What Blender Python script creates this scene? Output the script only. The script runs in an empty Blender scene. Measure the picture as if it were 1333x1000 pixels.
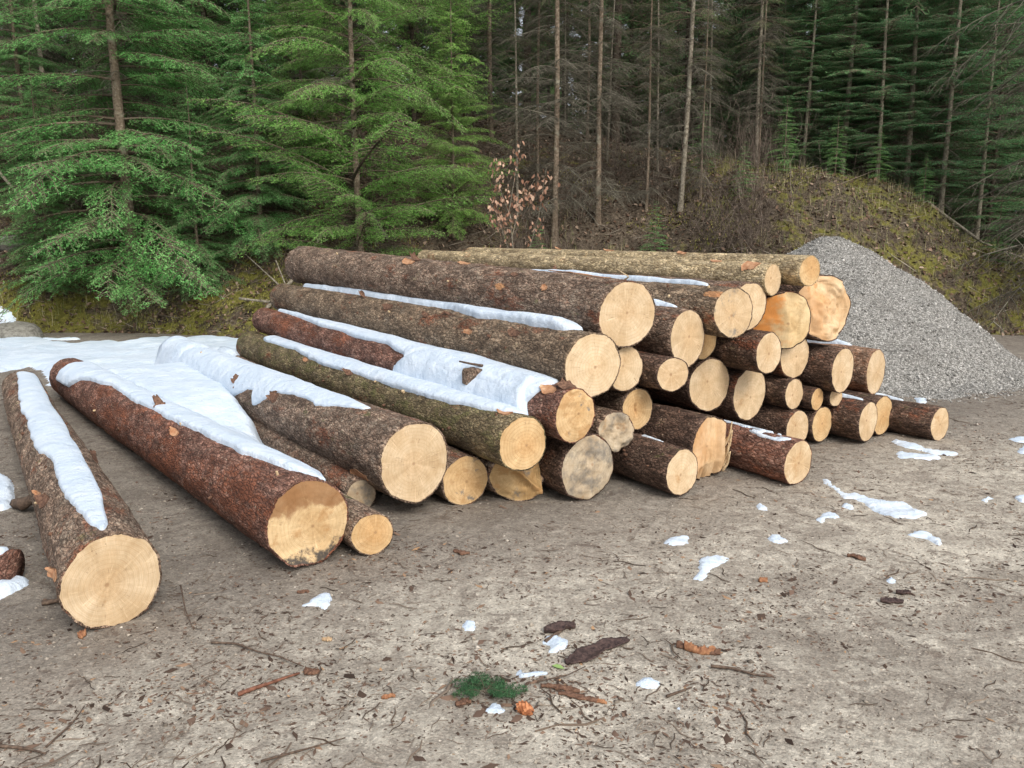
import bpy, math, random
import numpy as np
from mathutils import Vector, Matrix

SC = bpy.context.scene
COL = SC.collection
RAD = math.radians
rng = np.random.RandomState(11)

# ------------------------------------------------------------------ camera
cam_d = bpy.data.cameras.new('camera')
cam = bpy.data.objects.new('camera', cam_d)
COL.objects.link(cam)
cam.location = (0, 0, 1.6)
cam.rotation_euler = (RAD(90 - 10.808), 0, 0)
cam_d.sensor_width = 36
cam_d.lens = 29.71
cam_d.clip_start = 0.05
cam_d.clip_end = 600
SC.camera = cam

# ------------------------------------------------------------------ light: bright overcast
SUN_EL, SUN_AZ = 40.0, 152.0          # azimuth clockwise from +Y: behind the camera, to the right
world = bpy.data.worlds.new('World')
SC.world = world
world.use_nodes = True
wn = world.node_tree.nodes; wl = world.node_tree.links
bg = wn['Background']
sky = wn.new('ShaderNodeTexSky')
sky.sky_type = 'NISHITA'
sky.sun_disc = False
sky.sun_elevation = RAD(SUN_EL)
sky.sun_rotation = RAD(SUN_AZ)
sky.air_density = 1.0
sky.dust_density = 6.0
sky.ozone_density = 1.0
hs = wn.new('ShaderNodeHueSaturation')      # thin cloud: the sky's blue is washed out
hs.inputs['Saturation'].default_value = 0.55
wl.new(sky.outputs[0], hs.inputs['Color'])
cm = wn.new('ShaderNodeMix'); cm.data_type = 'RGBA'      # even cloud deck over the whole sky
cm.inputs[0].default_value = 0.55; cm.inputs[7].default_value = (4.3, 4.5, 4.9, 1)
wl.new(hs.outputs[0], cm.inputs[6]); wl.new(cm.outputs[2], bg.inputs[0])
bg.inputs[1].default_value = 0.15
sun_d = bpy.data.lights.new('sun', 'SUN')
sun_d.energy = 1.5
sun_d.angle = RAD(22)
sun_d.color = (1.0, 0.95, 0.88)
sun = bpy.data.objects.new('sun', sun_d)
COL.objects.link(sun)
e, a = RAD(SUN_EL), RAD(SUN_AZ)
sdir = Vector((math.sin(a) * math.cos(e), math.cos(a) * math.cos(e), math.sin(e)))
sun.rotation_euler = sdir.to_track_quat('Z', 'Y').to_euler()
sun.location = (6, -6, 12)
vs = SC.view_settings
vs.view_transform = 'Standard'
vs.look = 'None'
vs.gamma = 1.0
vs.exposure = 0.55
vs.use_curve_mapping = False
SC.cycles.max_bounces = 5
SC.cycles.diffuse_bounces = 3
SC.cycles.glossy_bounces = 2
SC.cycles.transmission_bounces = 2
SC.cycles.use_denoising = True

# ------------------------------------------------------------------ noise
def _hash(ix, iy, seed):
    n = (ix.astype(np.int64) * 374761393 + iy.astype(np.int64) * 668265263 + seed * 974634777) & 0xffffffff
    n = ((n ^ (n >> 13)) * 1274126177) & 0xffffffff
    return ((n ^ (n >> 16)) & 0xffff) / 65535.0

def vnoise(x, y, seed=0, px=0):
    """smooth value noise in -1..1; px: period in x (integer) or 0"""
    x = np.asarray(x, float); y = np.asarray(y, float)
    ix = np.floor(x); iy = np.floor(y)
    fx = x - ix; fy = y - iy
    fx = fx * fx * (3 - 2 * fx); fy = fy * fy * (3 - 2 * fy)
    ix1 = ix + 1
    if px:
        ix = np.mod(ix, px); ix1 = np.mod(ix1, px)
    h00 = _hash(ix, iy, seed); h10 = _hash(ix1, iy, seed)
    h01 = _hash(ix, iy + 1, seed); h11 = _hash(ix1, iy + 1, seed)
    return ((h00 * (1 - fx) + h10 * fx) * (1 - fy) + (h01 * (1 - fx) + h11 * fx) * fy) * 2 - 1

def fbm(x, y, seed=0, octv=4, gain=0.5):
    s = 0; a_ = 1.0; t = 0
    for k in range(octv):
        s = s + a_ * vnoise(x * 2 ** k + 13.7 * k, y * 2 ** k - 7.1 * k, seed + k); t += a_; a_ *= gain
    return s / t

# ------------------------------------------------------------------ objects
def props(o, label=None, cat=None, group=None, kind=None):
    if label: o['label'] = label
    if cat: o['category'] = cat
    if group: o['group'] = group
    if kind: o['kind'] = kind
    return o

def mesh_np(name, verts, faces, mats, mat_idx=None, smooth=False):
    """verts (N,3); faces (M,k) array or list of arrays of equal-k arrays"""
    me = bpy.data.meshes.new(name)
    verts = np.asarray(verts, np.float32)
    if not isinstance(faces, list): faces = [faces]
    faces = [np.asarray(f, np.int32) for f in faces if len(f)]
    tot = sum(len(f) for f in faces)
    loops = np.concatenate([f.ravel() for f in faces])
    sizes = np.concatenate([np.full(len(f), f.shape[1], np.int32) for f in faces])
    starts = np.concatenate([[0], np.cumsum(sizes)[:-1]]).astype(np.int32)
    me.vertices.add(len(verts)); me.vertices.foreach_set('co', verts.ravel())
    me.loops.add(len(loops)); me.loops.foreach_set('vertex_index', loops)
    me.polygons.add(tot); me.polygons.foreach_set('loop_start', starts)
    me.polygons.foreach_set('loop_total', sizes)
    if mat_idx is not None: me.polygons.foreach_set('material_index', np.asarray(mat_idx, np.int32))
    if smooth: me.polygons.foreach_set('use_smooth', np.ones(tot, bool))
    me.update(calc_edges=True)
    for m in (mats if isinstance(mats, (list, tuple)) else [mats]): me.materials.append(m)
    return me

def link(name, me, parent=None, loc=None):
    o = bpy.data.objects.new(name, me)
    COL.objects.link(o)
    if parent is not None: o.parent = parent
    if loc is not None: o.location = loc
    return o

def grid_faces(nu, nv, wrap_u=False, base=0):
    """index = v*nu + u"""
    uu = np.arange(nu if wrap_u else nu - 1); vv = np.arange(nv - 1)
    U, V = np.meshgrid(uu, vv)
    U1 = (U + 1) % nu
    f = np.stack([V * nu + U, V * nu + U1, (V + 1) * nu + U1, (V + 1) * nu + U], -1).reshape(-1, 4)
    return f + base

def copy_tree(o, parent=None):
    c = o.copy(); COL.objects.link(c)
    if parent is not None: c.parent = parent
    for ch in list(o.children): copy_tree(ch, c)
    return c

# ------------------------------------------------------------------ material helpers
class NT:
    def __init__(s, name, rough=0.85, spec=0.3):
        s.m = bpy.data.materials.new(name); s.m.use_nodes = True
        s.t = s.m.node_tree; s.n = s.t.nodes; s.l = s.t.links
        s.b = s.n['Principled BSDF']
        s.b.inputs['Roughness'].default_value = rough
        s.b.inputs['Specular IOR Level'].default_value = spec
    def node(s, typ, **kw):
        nd = s.n.new(typ)
        for k, v in kw.items(): setattr(nd, k, v)
        return nd
    def inp(s, sock, v):
        if v is None: return
        if isinstance(v, bpy.types.NodeSocket): s.l.new(v, sock)
        elif isinstance(v, (tuple, list)) and len(v) == 3 and sock.type == 'RGBA': sock.default_value = (*v, 1)
        else: sock.default_value = v
    def obj(s, scale=(1, 1, 1), loc=(0, 0, 0)):
        tc = s.node('ShaderNodeTexCoord'); mp = s.node('ShaderNodeMapping')
        s.l.new(tc.outputs['Object'], mp.inputs[0])
        mp.inputs['Scale'].default_value = scale; mp.inputs['Location'].default_value = loc
        return mp.outputs[0]
    def rnd_offset(s, vec, amt=37.0):
        oi = s.node('ShaderNodeObjectInfo'); mu = s.math('MULTIPLY', oi.outputs['Random'], amt)
        va = s.node('ShaderNodeVectorMath', operation='ADD'); cb = s.node('ShaderNodeCombineXYZ')
        for k in range(3): s.l.new(mu, cb.inputs[k])
        s.l.new(vec, va.inputs[0]); s.l.new(cb.outputs[0], va.inputs[1]); return va.outputs[0]
    def noise(s, vec, scale, detail=4, rough=0.6, dist=0.0, col=False):
        nd = s.node('ShaderNodeTexNoise'); s.l.new(vec, nd.inputs['Vector'])
        nd.inputs['Scale'].default_value = scale; nd.inputs['Detail'].default_value = detail
        nd.inputs['Roughness'].default_value = rough; nd.inputs['Distortion'].default_value = dist
        return nd.outputs['Color' if col else 'Fac']
    def voro(s, vec, scale, feature='F1', out='Distance', rand=1.0):
        nd = s.node('ShaderNodeTexVoronoi', feature=feature); s.l.new(vec, nd.inputs['Vector'])
        nd.inputs['Scale'].default_value = scale; nd.inputs['Randomness'].default_value = rand
        return nd.outputs[out]
    def math(s, op, a_, b_=None, c_=None, clamp=False):
        nd = s.node('ShaderNodeMath', operation=op, use_clamp=clamp)
        s.inp(nd.inputs[0], a_)
        if b_ is not None: s.inp(nd.inputs[1], b_)
        if c_ is not None: s.inp(nd.inputs[2], c_)
        return nd.outputs[0]
    def ramp(s, fac, stops, interp='LINEAR'):
        nd = s.node('ShaderNodeValToRGB'); s.l.new(fac, nd.inputs[0]); cr = nd.color_ramp; cr.interpolation = interp
        while len(cr.elements) < len(stops): cr.elements.new(0.5)
        for el, (p_, c) in zip(cr.elements, stops):
            el.position = p_; el.color = (*c, 1) if isinstance(c, (tuple, list)) else (c, c, c, 1)
        return nd.outputs[0]
    def sm(s, v, lo, hi):
        nd = s.node('ShaderNodeMapRange', interpolation_type='SMOOTHSTEP'); s.l.new(v, nd.inputs[0])
        nd.inputs[1].default_value = lo; nd.inputs[2].default_value = hi
        return nd.outputs[0]
    def mix(s, fac, a_, b_, mode='MIX'):
        nd = s.node('ShaderNodeMix', data_type='RGBA', blend_type=mode)
        s.inp(nd.inputs[0], fac); s.inp(nd.inputs[6], a_); s.inp(nd.inputs[7], b_)
        return nd.outputs[2]
    def bump(s, h_, strength=0.5, dist=0.01, prev=None):
        nd = s.node('ShaderNodeBump'); nd.inputs['Strength'].default_value = strength
        nd.inputs['Distance'].default_value = dist; s.l.new(h_, nd.inputs['Height'])
        if prev is not None: s.l.new(prev, nd.inputs['Normal'])
        s.l.new(nd.outputs[0], s.b.inputs['Normal']); return nd.outputs[0]
    def island(s):
        return s.node('ShaderNodeNewGeometry').outputs['Random Per Island']
    def pos(s):
        return s.node('ShaderNodeNewGeometry').outputs['Position']
    def color(s, c): s.inp(s.b.inputs['Base Color'], c); return s.m

def simple(name, stops, rough=0.8, spec=0.25, nscale=None):
    t = NT(name, rough, spec)
    c = t.ramp(t.island(), stops)
    if nscale:
        n_ = t.noise(t.obj(), nscale, 3); c = t.mix(0.7, c, t.ramp(n_, [(0.25, (0.45, 0.45, 0.45)), (0.7, (1.25, 1.25, 1.25))]), 'MULTIPLY')
    return t.color(c)

# ---- bark
def bark_mat(name, dark, mid, light, red=0.3, grey=0.3, moss=0.0, flecks=0.3, fresh=0.1, redc=(0.26, 0.095, 0.05), greyc=(0.36, 0.31, 0.245), mossc=(0.10, 0.10, 0.035), wet_dark=0.0):
    t = NT(name, 0.85 - wet_dark * 0.35, 0.25 + wet_dark * 0.2)
    v = t.rnd_offset(t.obj())
    vs_ = t.node('ShaderNodeMapping'); t.l.new(v, vs_.inputs[0]); vs_.inputs['Scale'].default_value = (1, 0.42, 1); vv = vs_.outputs[0]
    warp = t.node('ShaderNodeVectorMath', operation='MULTIPLY_ADD')
    t.l.new(t.noise(vv, 22, 3, col=True), warp.inputs[0]); warp.inputs[1].default_value = (0.035, 0.035, 0.035); t.l.new(vv, warp.inputs[2]); vw = warp.outputs[0]
    fl = t.voro(vw, 55, 'DISTANCE_TO_EDGE')
    cell = t.voro(vw, 55, 'F1', 'Color')
    fine = t.noise(vv, 110, 5, 0.7)
    med = t.noise(vv, 28, 4, 0.65)
    base = t.ramp(t.math('ADD', t.math('MULTIPLY', fine, 0.6), t.math('MULTIPLY', med, 0.4)), [(0.37, dark), (0.49, mid), (0.62, light)])
    cs = t.node('ShaderNodeSeparateColor'); t.l.new(cell, cs.inputs[0])
    base = t.mix(0.8, base, t.ramp(cs.outputs[0], [(0, .55), (.5, .95), (1, 1.55)]), 'MULTIPLY')
    nr = t.noise(vv, 5.0, 4, 0.6); nr2 = t.noise(vv, 45, 3, 0.6)
    rm = t.math('MULTIPLY', t.sm(t.math('ADD', t.math('MULTIPLY', nr, .7), t.math('MULTIPLY', nr2, .3)), 0.62 - 0.22 * red, 0.70 - 0.12 * red), 0.85)
    base = t.mix(rm, base, t.mix(0.6, redc, t.mix(1.0, tuple(c * 2.2 for c in redc), fine, 'MULTIPLY')))
    gm = t.math('MULTIPLY', t.sm(t.math('ADD', t.math('MULTIPLY', t.noise(vv, 9, 4, 0.65), .55), t.math('MULTIPLY', fine, .45)), 0.66 - 0.22 * grey, 0.78 - 0.18 * grey), 0.75)
    base = t.mix(gm, base, greyc)
    if moss > 0:
        mm = t.math('MULTIPLY', t.sm(t.math('ADD', t.math('MULTIPLY', t.noise(vv, 7, 5, 0.7), .6), t.math('MULTIPLY', med, .4)), 0.62 - 0.25 * moss, 0.72 - 0.15 * moss), 0.8)
        base = t.mix(mm, base, t.mix(fine, mossc, tuple(c * 1.9 for c in mossc)))
    big = t.noise(vv, 13, 4, .6)
    base = t.mix(.75, base, t.ramp(big, [(.34, (.46, .42, .40)), (.49, (.86, .83, .81)), (.66, (1.45, 1.40, 1.34))]), 'MULTIPLY')
    # furrows between the scales
    base = t.mix(t.math('MULTIPLY', t.sm(fl, 0.10, 0.0), 0.85), base, tuple(c * 0.6 for c in dark))
    if flecks > 0:
        fd = t.voro(v, 38, 'F1'); fr = t.voro(v, 38, 'F1', 'Color')
        sx = t.node('ShaderNodeSeparateColor'); t.l.new(fr, sx.inputs[0])
        fm = t.math('MULTIPLY', t.sm(fd, 0.26, 0.12), t.math('GREATER_THAN', sx.outputs[0], 1.0 - 0.16 * flecks))
        base = t.mix(fm, base, (0.42, 0.33, 0.24))
    if fresh > 0:
        fd = t.voro(vw, 5.5, 'F1'); fr = t.voro(vw, 5.5, 'F1', 'Color')
        sx = t.node('ShaderNodeSeparateColor'); t.l.new(fr, sx.inputs[0])
        fm = t.math('MULTIPLY', t.sm(t.math('ADD', fd, t.math('MULTIPLY', med, 0.25)), 0.30, 0.25), t.math('GREATER_THAN', sx.outputs[1], 1.0 - 0.25 * fresh))
        base = t.mix(fm, base, t.mix(nr2, (0.50, 0.20, 0.08), (0.55, 0.33, 0.17)))
    hgt = t.math('ADD', t.math('MULTIPLY', t.math('MINIMUM', fl, 0.25), 2.2), t.math('MULTIPLY', fine, 0.9))
    b1 = t.bump(med, 0.9, 0.022)
    t.bump(hgt, 1.0, 0.010, b1)
    return t.color(base)

BARK = {
    'brown': bark_mat('bark_brown', (0.078, 0.053, 0.038), (0.241, 0.163, 0.118), (0.426, 0.334, 0.256), .3, .5, .1, .5, .3),
    'red': bark_mat('bark_red', (0.078, 0.038, 0.028), (0.227, 0.116, 0.085), (0.398, 0.256, 0.199), .6, .35, 0, .8, .25),
    'mix': bark_mat('bark_mixed', (0.078, 0.051, 0.037), (0.256, 0.177, 0.128), (0.469, 0.376, 0.291), .35, .65, .15, .9, .5),
    'moss': bark_mat('bark_mossy', (0.085, 0.065, 0.040), (0.227, 0.177, 0.099), (0.398, 0.334, 0.213), .12, .55, .6, .6, .25),
    'olive': bark_mat('bark_olive', (.08, .055, .038), (.24, .175, .118), (.40, .31, .22), .3, .6, .12, .5, .45, mossc=(.13, .12, .06)),
    'pale': bark_mat('bark_pale', (.30, .22, .12), (.56, .45, .27), (.68, .57, .39), .1, .3, 0, .0, .15, redc=(.42, .22, .11), greyc=(.58, .50, .34)),
    'dark': bark_mat('bark_dark', (0.040, 0.026, 0.018), (0.128, 0.078, 0.057), (0.256, 0.177, 0.135), .35, .3, .08, .7, .05, wet_dark=.2),
    'rust': bark_mat('bark_rust', (.16, .08, .045), (.42, .25, .16), (.58, .43, .32), .5, .5, 0, .4, .6, redc=(.42, .17, .08), greyc=(.52, .43, .34)),
}

# ---- cut wood
def wood_mat(name, base=(0.58, 0.425, 0.255), light=(0.69, 0.545, 0.365), stain=(0.42, 0.24, 0.10), stain_amt=0.25, grey=0.0, rings=0.35, checks=0.5, mud=0.0, heart=0.2, orange=0.0, band=True):
    t = NT(name, 0.75, 0.25)
    v0 = t.obj(); v = t.rnd_offset(v0)
    sp = t.node('ShaderNodeSeparateXYZ'); t.l.new(v0, sp.inputs[0])
    oi = t.node('ShaderNodeObjectInfo').outputs['Random']
    ox = t.math('MULTIPLY', t.math('SUBTRACT', oi, 0.5), 0.05); oz = t.math('MULTIPLY', t.math('SUBTRACT', t.math('FRACT', t.math('MULTIPLY', oi, 7.3)), 0.5), 0.05)
    X = t.math('ADD', sp.outputs[0], ox); Z = t.math('ADD', sp.outputs[2], oz)
    rr = t.math('SQRT', t.math('ADD', t.math('POWER', X, 2.0), t.math('POWER', Z, 2.0)))
    n1 = t.noise(v, 9, 3, 0.5)
    rw = t.math('ADD', rr, t.math('MULTIPLY', n1, 0.030))
    ring = t.math('SINE', t.math('MULTIPLY', rw, 900.0))
    ring2 = t.noise_ring = t.math('SINE', t.math('MULTIPLY', rw, 330.0))
    c = t.mix(t.sm(t.noise(v, 5, 4, 0.6), 0.35, 0.65), base, light)
    c = t.mix(t.math('MULTIPLY', t.sm(ring, -0.2, 1.0), rings * 0.75), c, tuple(q * 0.70 for q in base))
    c = t.mix(t.math('MULTIPLY', t.sm(ring2, 0.3, 1.0), rings * 0.8), c, (base[0] * .80, base[1] * .70, base[2] * .58))
    # heartwood tone
    c = t.mix(t.math('MULTIPLY', t.sm(rr, 0.11, 0.03), heart), c, (base[0] * 0.95, base[1] * 0.78, base[2] * 0.6))
    ang = t.math('ARCTAN2', X, Z)
    cb = t.node('ShaderNodeCombineXYZ'); t.l.new(t.math('MULTIPLY', ang, 5.0), cb.inputs[0]); t.l.new(t.math('MULTIPLY', rr, 3.0), cb.inputs[1]); t.l.new(t.math('MULTIPLY', oi, 50.0), cb.inputs[2])
    rad = t.noise(cb.outputs[0], 2.2, 5, 0.75)
    # radial lighter streaks and hairline checks
    c = t.mix(t.math('MULTIPLY', t.sm(rad, 0.56, 0.68), 0.8 * checks), c, tuple(min(q * 1.25, .9) for q in light))
    hair = t.math('ABSOLUTE', t.math('SUBTRACT', t.noise(cb.outputs[0], 1.7, 2, 0.5), 0.5))
    hm = t.math('MULTIPLY', t.sm(hair, 0.010, 0.0), t.sm(rr, 0.015, 0.05))
    hm = t.math('MULTIPLY', hm, t.sm(t.noise(v, 14, 2), 0.50, 0.58))
    c = t.mix(t.math('MULTIPLY', hm, 0.9 * checks), c, (0.20, 0.12, 0.06))
    # chainsaw arcs
    mp = t.node('ShaderNodeMapping'); t.l.new(v, mp.inputs[0]); mp.inputs['Rotation'].default_value = (0, 0.7, 0); mp.inputs['Scale'].default_value = (1.0, 1, 0.04)
    saw = t.noise(mp.outputs[0], 160, 3, 0.7)
    c = t.mix(0.16, c, t.ramp(saw, [(0.35, 0.5), (0.65, 1.0)]), 'MULTIPLY')
    sn = t.noise(v, 7, 5, 0.65)
    c = t.mix(t.math('MULTIPLY', t.sm(sn, 0.62 - 0.12 * stain_amt, 0.80 - 0.2 * stain_amt), 0.7), c, stain)
    if orange:
        c = t.mix(t.math('MULTIPLY', t.sm(t.math('ADD', t.math('MULTIPLY', X, -3.5), t.noise(v, 12, 3)), 0.45, 0.85), orange), c, (0.62, 0.26, 0.07))
    if grey:
        gn = t.noise(v, 8, 5, 0.7)
        c = t.mix(t.math('MULTIPLY', t.sm(gn, 0.62 - 0.25 * grey, 0.66), 0.85), c, t.mix(t.noise(v, 60, 3), (0.07, 0.068, 0.07), (0.30, 0.27, 0.22)))
    if mud:
        mz = t.math('ADD', Z, t.math('MULTIPLY', t.math('SUBTRACT', t.noise(v, 11, 6, .75), .5), 0.34))
        c = t.mix(t.sm(mz, -0.085, -0.135), c, t.mix(t.noise(v, 40, 4), (0.035, 0.03, 0.026), (0.12, 0.10, 0.08)))
        c = t.mix(t.math('MULTIPLY', t.sm(t.math('ADD', Z, t.math('MULTIPLY', t.noise(v, 10, 4), 0.22)), 0.19, 0.23), 0.8), c, (0.25, 0.12, 0.05))
    c = t.mix(0.5, c, t.ramp(t.noise(v, 11, 5, .7, .8), [(.35, (.80, .76, .70)), (.55, (1, 1, 1)), (.7, (1.12, 1.12, 1.12))]), 'MULTIPLY')
    sec = t.noise(cb.outputs[0], 0.45, 2, .5)
    c = t.mix(.38, c, t.ramp(sec, [(.38, (.84, .80, .74)), (.5, (1, 1, 1)), (.62, (1.14, 1.15, 1.17))]), 'MULTIPLY')
    pith = t.sm(rr, .012, .004)
    c = t.mix(t.math('MULTIPLY', pith, .6), c, (.25, .14, .07))
    fine = t.noise(v, 220, 3, 0.7)
    c = t.mix(0.2, c, t.ramp(fine, [(0.3, 0.55), (0.7, 1.1)]), 'MULTIPLY')
    h = t.math('ADD', t.math('MULTIPLY', saw, 0.7), t.math('MULTIPLY', t.noise(v, 60, 4, 0.7), 0.6))
    t.bump(h, 0.35, 0.004)
    return t.color(c)

WOOD = {
    'clean': wood_mat('cut_wood_clean', rings=.3, checks=.8, stain_amt=.38),
    'pale': wood_mat('cut_wood_pale', (.62, .46, .28), (.72, .57, .38), rings=.3, checks=.75, stain_amt=.3),
    'warm': wood_mat('cut_wood_warm', (.58, .385, .19), (.68, .49, .27), rings=.5, checks=.8, stain_amt=.35, heart=.4),
    'stained': wood_mat('cut_wood_stained', (.56, .37, .18), (.66, .47, .26), rings=.4, checks=.8, stain_amt=.9, grey=.12),
    'mud': wood_mat('cut_wood_muddy', (.54, .37, .19), (.66, .49, .28), rings=.3, checks=.9, stain_amt=.8, mud=1.0),
    'grey': wood_mat('cut_wood_grey', (.45, .36, .25), (.56, .47, .34), rings=.25, checks=.6, stain_amt=.5, grey=.72),
    'split': wood_mat('split_wood', (.42, .27, .12), (.55, .39, .2), rings=.2, checks=1, stain_amt=1.0, grey=.3),
    'orange': wood_mat('orange_wood', (.58, .42, .22), (.68, .52, .30), rings=.1, checks=.6, stain_amt=.3, orange=1.0),
    'hewn': wood_mat('hewn_wood', (.60, .40, .22), (.72, .54, .34), rings=.0, checks=.4, stain_amt=.5, orange=.3),
    'spot': wood_mat('cut_wood_blue_spot', rings=.3, checks=.7, stain_amt=.2, grey=.42),
}

def snow_mat():
    t = NT('snow', 0.65, 0.3)
    v = t.obj()
    n1 = t.noise(v, 14, 5, 0.6); n2 = t.noise(v, 150, 3, 0.6)
    c = t.mix(t.sm(t.noise(v, 6, 4), 0.35, 0.7), (0.56, 0.655, 0.76), (0.66, 0.74, 0.83))
    dirt = t.voro(v, 22, 'F1'); dc = t.voro(v, 22, 'F1', 'Color'); sx = t.node('ShaderNodeSeparateColor'); t.l.new(dc, sx.inputs[0])
    dm = t.math('MULTIPLY', t.sm(dirt, 0.10, 0.05), t.math('GREATER_THAN', sx.outputs[0], 0.90))
    c = t.mix(dm, c, (0.22, 0.16, 0.11))
    d2 = t.voro(v, 75, 'F1'); dc2 = t.voro(v, 75, 'F1', 'Color'); sx2 = t.node('ShaderNodeSeparateColor'); t.l.new(dc2, sx2.inputs[0])
    c = t.mix(t.math('MULTIPLY', t.math('MULTIPLY', t.sm(d2, 0.22, 0.1), t.math('GREATER_THAN', sx2.outputs[0], 0.93)), .8), c, (0.25, 0.18, 0.13))
    b1 = t.bump(n1, 0.7, 0.03)
    t.bump(t.math('ADD', n2, t.noise(v, 45, 4, .7)), 0.5, 0.006, b1)
    return t.color(c)
SNOW = snow_mat()

# ------------------------------------------------------------------ terrain
def hill_top(x): return np.interp(x, [-30, -14, -8, -2, 1, 3, 5, 6.8, 8, 9.2, 11, 30], [4.5, 4.4, 4.2, 3.9, 3.55, 2.95, 2.5, 2.1, 1.45, 1.0, .85, .8])
def hill_len(x): return np.interp(x, [-8, 0, 3, 5, 8, 11], [7.5, 6.5, 5, 3.3, 3.0, 3])
def foot_y(x): return 12.0 + 0.45 * np.sin(x * 0.9 + 1.0) + 0.35 * fbm(x * 0.8, x * 0 + 3.3, 5, 3)
def ground_z(x, y):
    x = np.asarray(x, float); y = np.asarray(y, float)
    far = np.clip((np.hypot(x, y - 4) - 30) / 40, 0, 1)
    near = 0.020 * fbm(x * 1.3, y * 1.3, 21, 3) + 0.014 * fbm(x * 5, y * 5, 22, 4, 0.6) + 0.006 * fbm(x * 22, y * 22, 23, 3, 0.7)
    rut = -0.02 * np.exp(-((x - 1.21) ** 2 + (y - 3.77) ** 2) / 0.03) + 0.06 * np.clip((x - 3.4) / 4, 0, 1) * fbm(x * .9, y * .9, 31, 3)
    return (near + rut) * (1 - far)
def hill_z(x, y):
    x = np.asarray(x, float); y = np.asarray(y, float)
    d = y - foot_y(x)
    t_ = np.clip(d / hill_len(x), 0, 1)
    z = hill_top(x) * (1 - (1 - t_) ** 1.9)
    past = np.clip(d - hill_len(x), 0, None)
    z = z - np.minimum(past * 0.06, 3)
    z = np.where(d < 0, d * 0.35, z)
    amp = np.clip(d / 1.0 + 0.3, 0.0, 1.0)
    z = z + amp * ((0.20 + .14 * np.clip((x - 3) / 3, 0, 1)) * fbm(x * .75, y * .75, 41, 3) + 0.09 * fbm(x * 2.6, y * 2.6, 42, 4, .6) + 0.03 * fbm(x * 11, y * 11, 43, 3, .6))
    return z
def surf_z(x, y): return np.maximum(ground_z(x, y), hill_z(x, y))

def grow(start, end, step0, f=1.14, mx=6.0):
    out = [start]; st = step0; sg = 1 if end > start else -1
    while (out[-1] - end) * sg < 0: out.append(out[-1] + sg * st); st = min(st * f, mx)
    return out[1:]
def sheet(name, xs, ys, zf, mat):
    X, Y = np.meshgrid(xs, ys); Z = zf(X, Y)
    me = mesh_np(name, np.stack([X, Y, Z], -1).reshape(-1, 3), grid_faces(len(xs), len(ys)), mat, smooth=True)
    return link(name, me)

def ground_mat():
    t = NT('yard_ground', 0.92, 0.2)
    v = t.obj()
    n1 = t.noise(v, 0.55, 4, 0.6); n2 = t.noise(v, 3.2, 5, 0.68); n3 = t.noise(v, 17, 5, 0.72); n4 = t.noise(v, 85, 4, 0.75)
    sand = t.mix(n3, (0.46, 0.42, 0.345), (0.72, 0.665, 0.565))
    mud = t.mix(n4, (0.20, 0.175, 0.145), (0.44, 0.39, 0.325))
    m = t.sm(t.math('ADD', t.math('ADD', t.math('MULTIPLY', n2, 0.45), t.math('MULTIPLY', n3, 0.35)), t.math('MULTIPLY', n1, 0.3)), 0.47, 0.66)
    c = t.mix(m, mud, sand)
    # darker soil from just in front of the stack and on beneath it
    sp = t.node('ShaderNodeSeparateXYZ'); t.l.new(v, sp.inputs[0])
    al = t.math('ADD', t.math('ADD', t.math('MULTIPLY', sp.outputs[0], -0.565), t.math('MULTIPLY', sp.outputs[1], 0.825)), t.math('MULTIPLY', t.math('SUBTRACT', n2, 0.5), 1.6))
    wet_dark = t.math('MULTIPLY', t.sm(al, 2.7, 3.8), 0.7)
    c = t.mix(wet_dark, c, t.mix(n3, (0.085, 0.07, 0.058), (0.25, 0.215, 0.18)))
    c = t.mix(t.math('MULTIPLY', t.sm(t.noise(v, 1.1, 5, 0.7, 0.5), 0.54, 0.66), 0.55), c, t.mix(n3, (0.13, 0.105, 0.085), (0.26, 0.225, 0.185)))
    c = t.mix(t.math('MULTIPLY', t.sm(t.noise(v, 6.5, 6, 0.8, 0.6), 0.555, 0.62), 0.5), c, (0.10, 0.068, 0.052))
    gr = t.voro(v, 120, 'F1', 'Color'); gs = t.node('ShaderNodeSeparateColor'); t.l.new(gr, gs.inputs[0])
    c = t.mix(0.55, c, t.ramp(gs.outputs[0], [(0.0, 0.55), (0.55, 0.95), (0.85, 1.12), (1.0, 1.5)]), 'MULTIPLY')
    gd = t.voro(v, 60, 'F1'); gc = t.voro(v, 60, 'F1', 'Color'); g2 = t.node('ShaderNodeSeparateColor'); t.l.new(gc, g2.inputs[0])
    c = t.mix(t.math('MULTIPLY', t.sm(gd, 0.42, 0.3), t.math('GREATER_THAN', g2.outputs[0], 0.86)), c, t.mix(g2.outputs[1], (0.36, 0.32, 0.26), (0.10, 0.065, 0.045)))
    rg = t.sm(wet_dark, 0.0, 0.8)
    h = t.math('ADD', t.math('MULTIPLY', n4, 0.5), t.math('MULTIPLY', n3, 0.9))
    b1 = t.bump(h, 0.9, 0.02)
    t.bump(gs.outputs[1], 0.5, 0.004, b1)
    return t.color(c)

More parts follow.
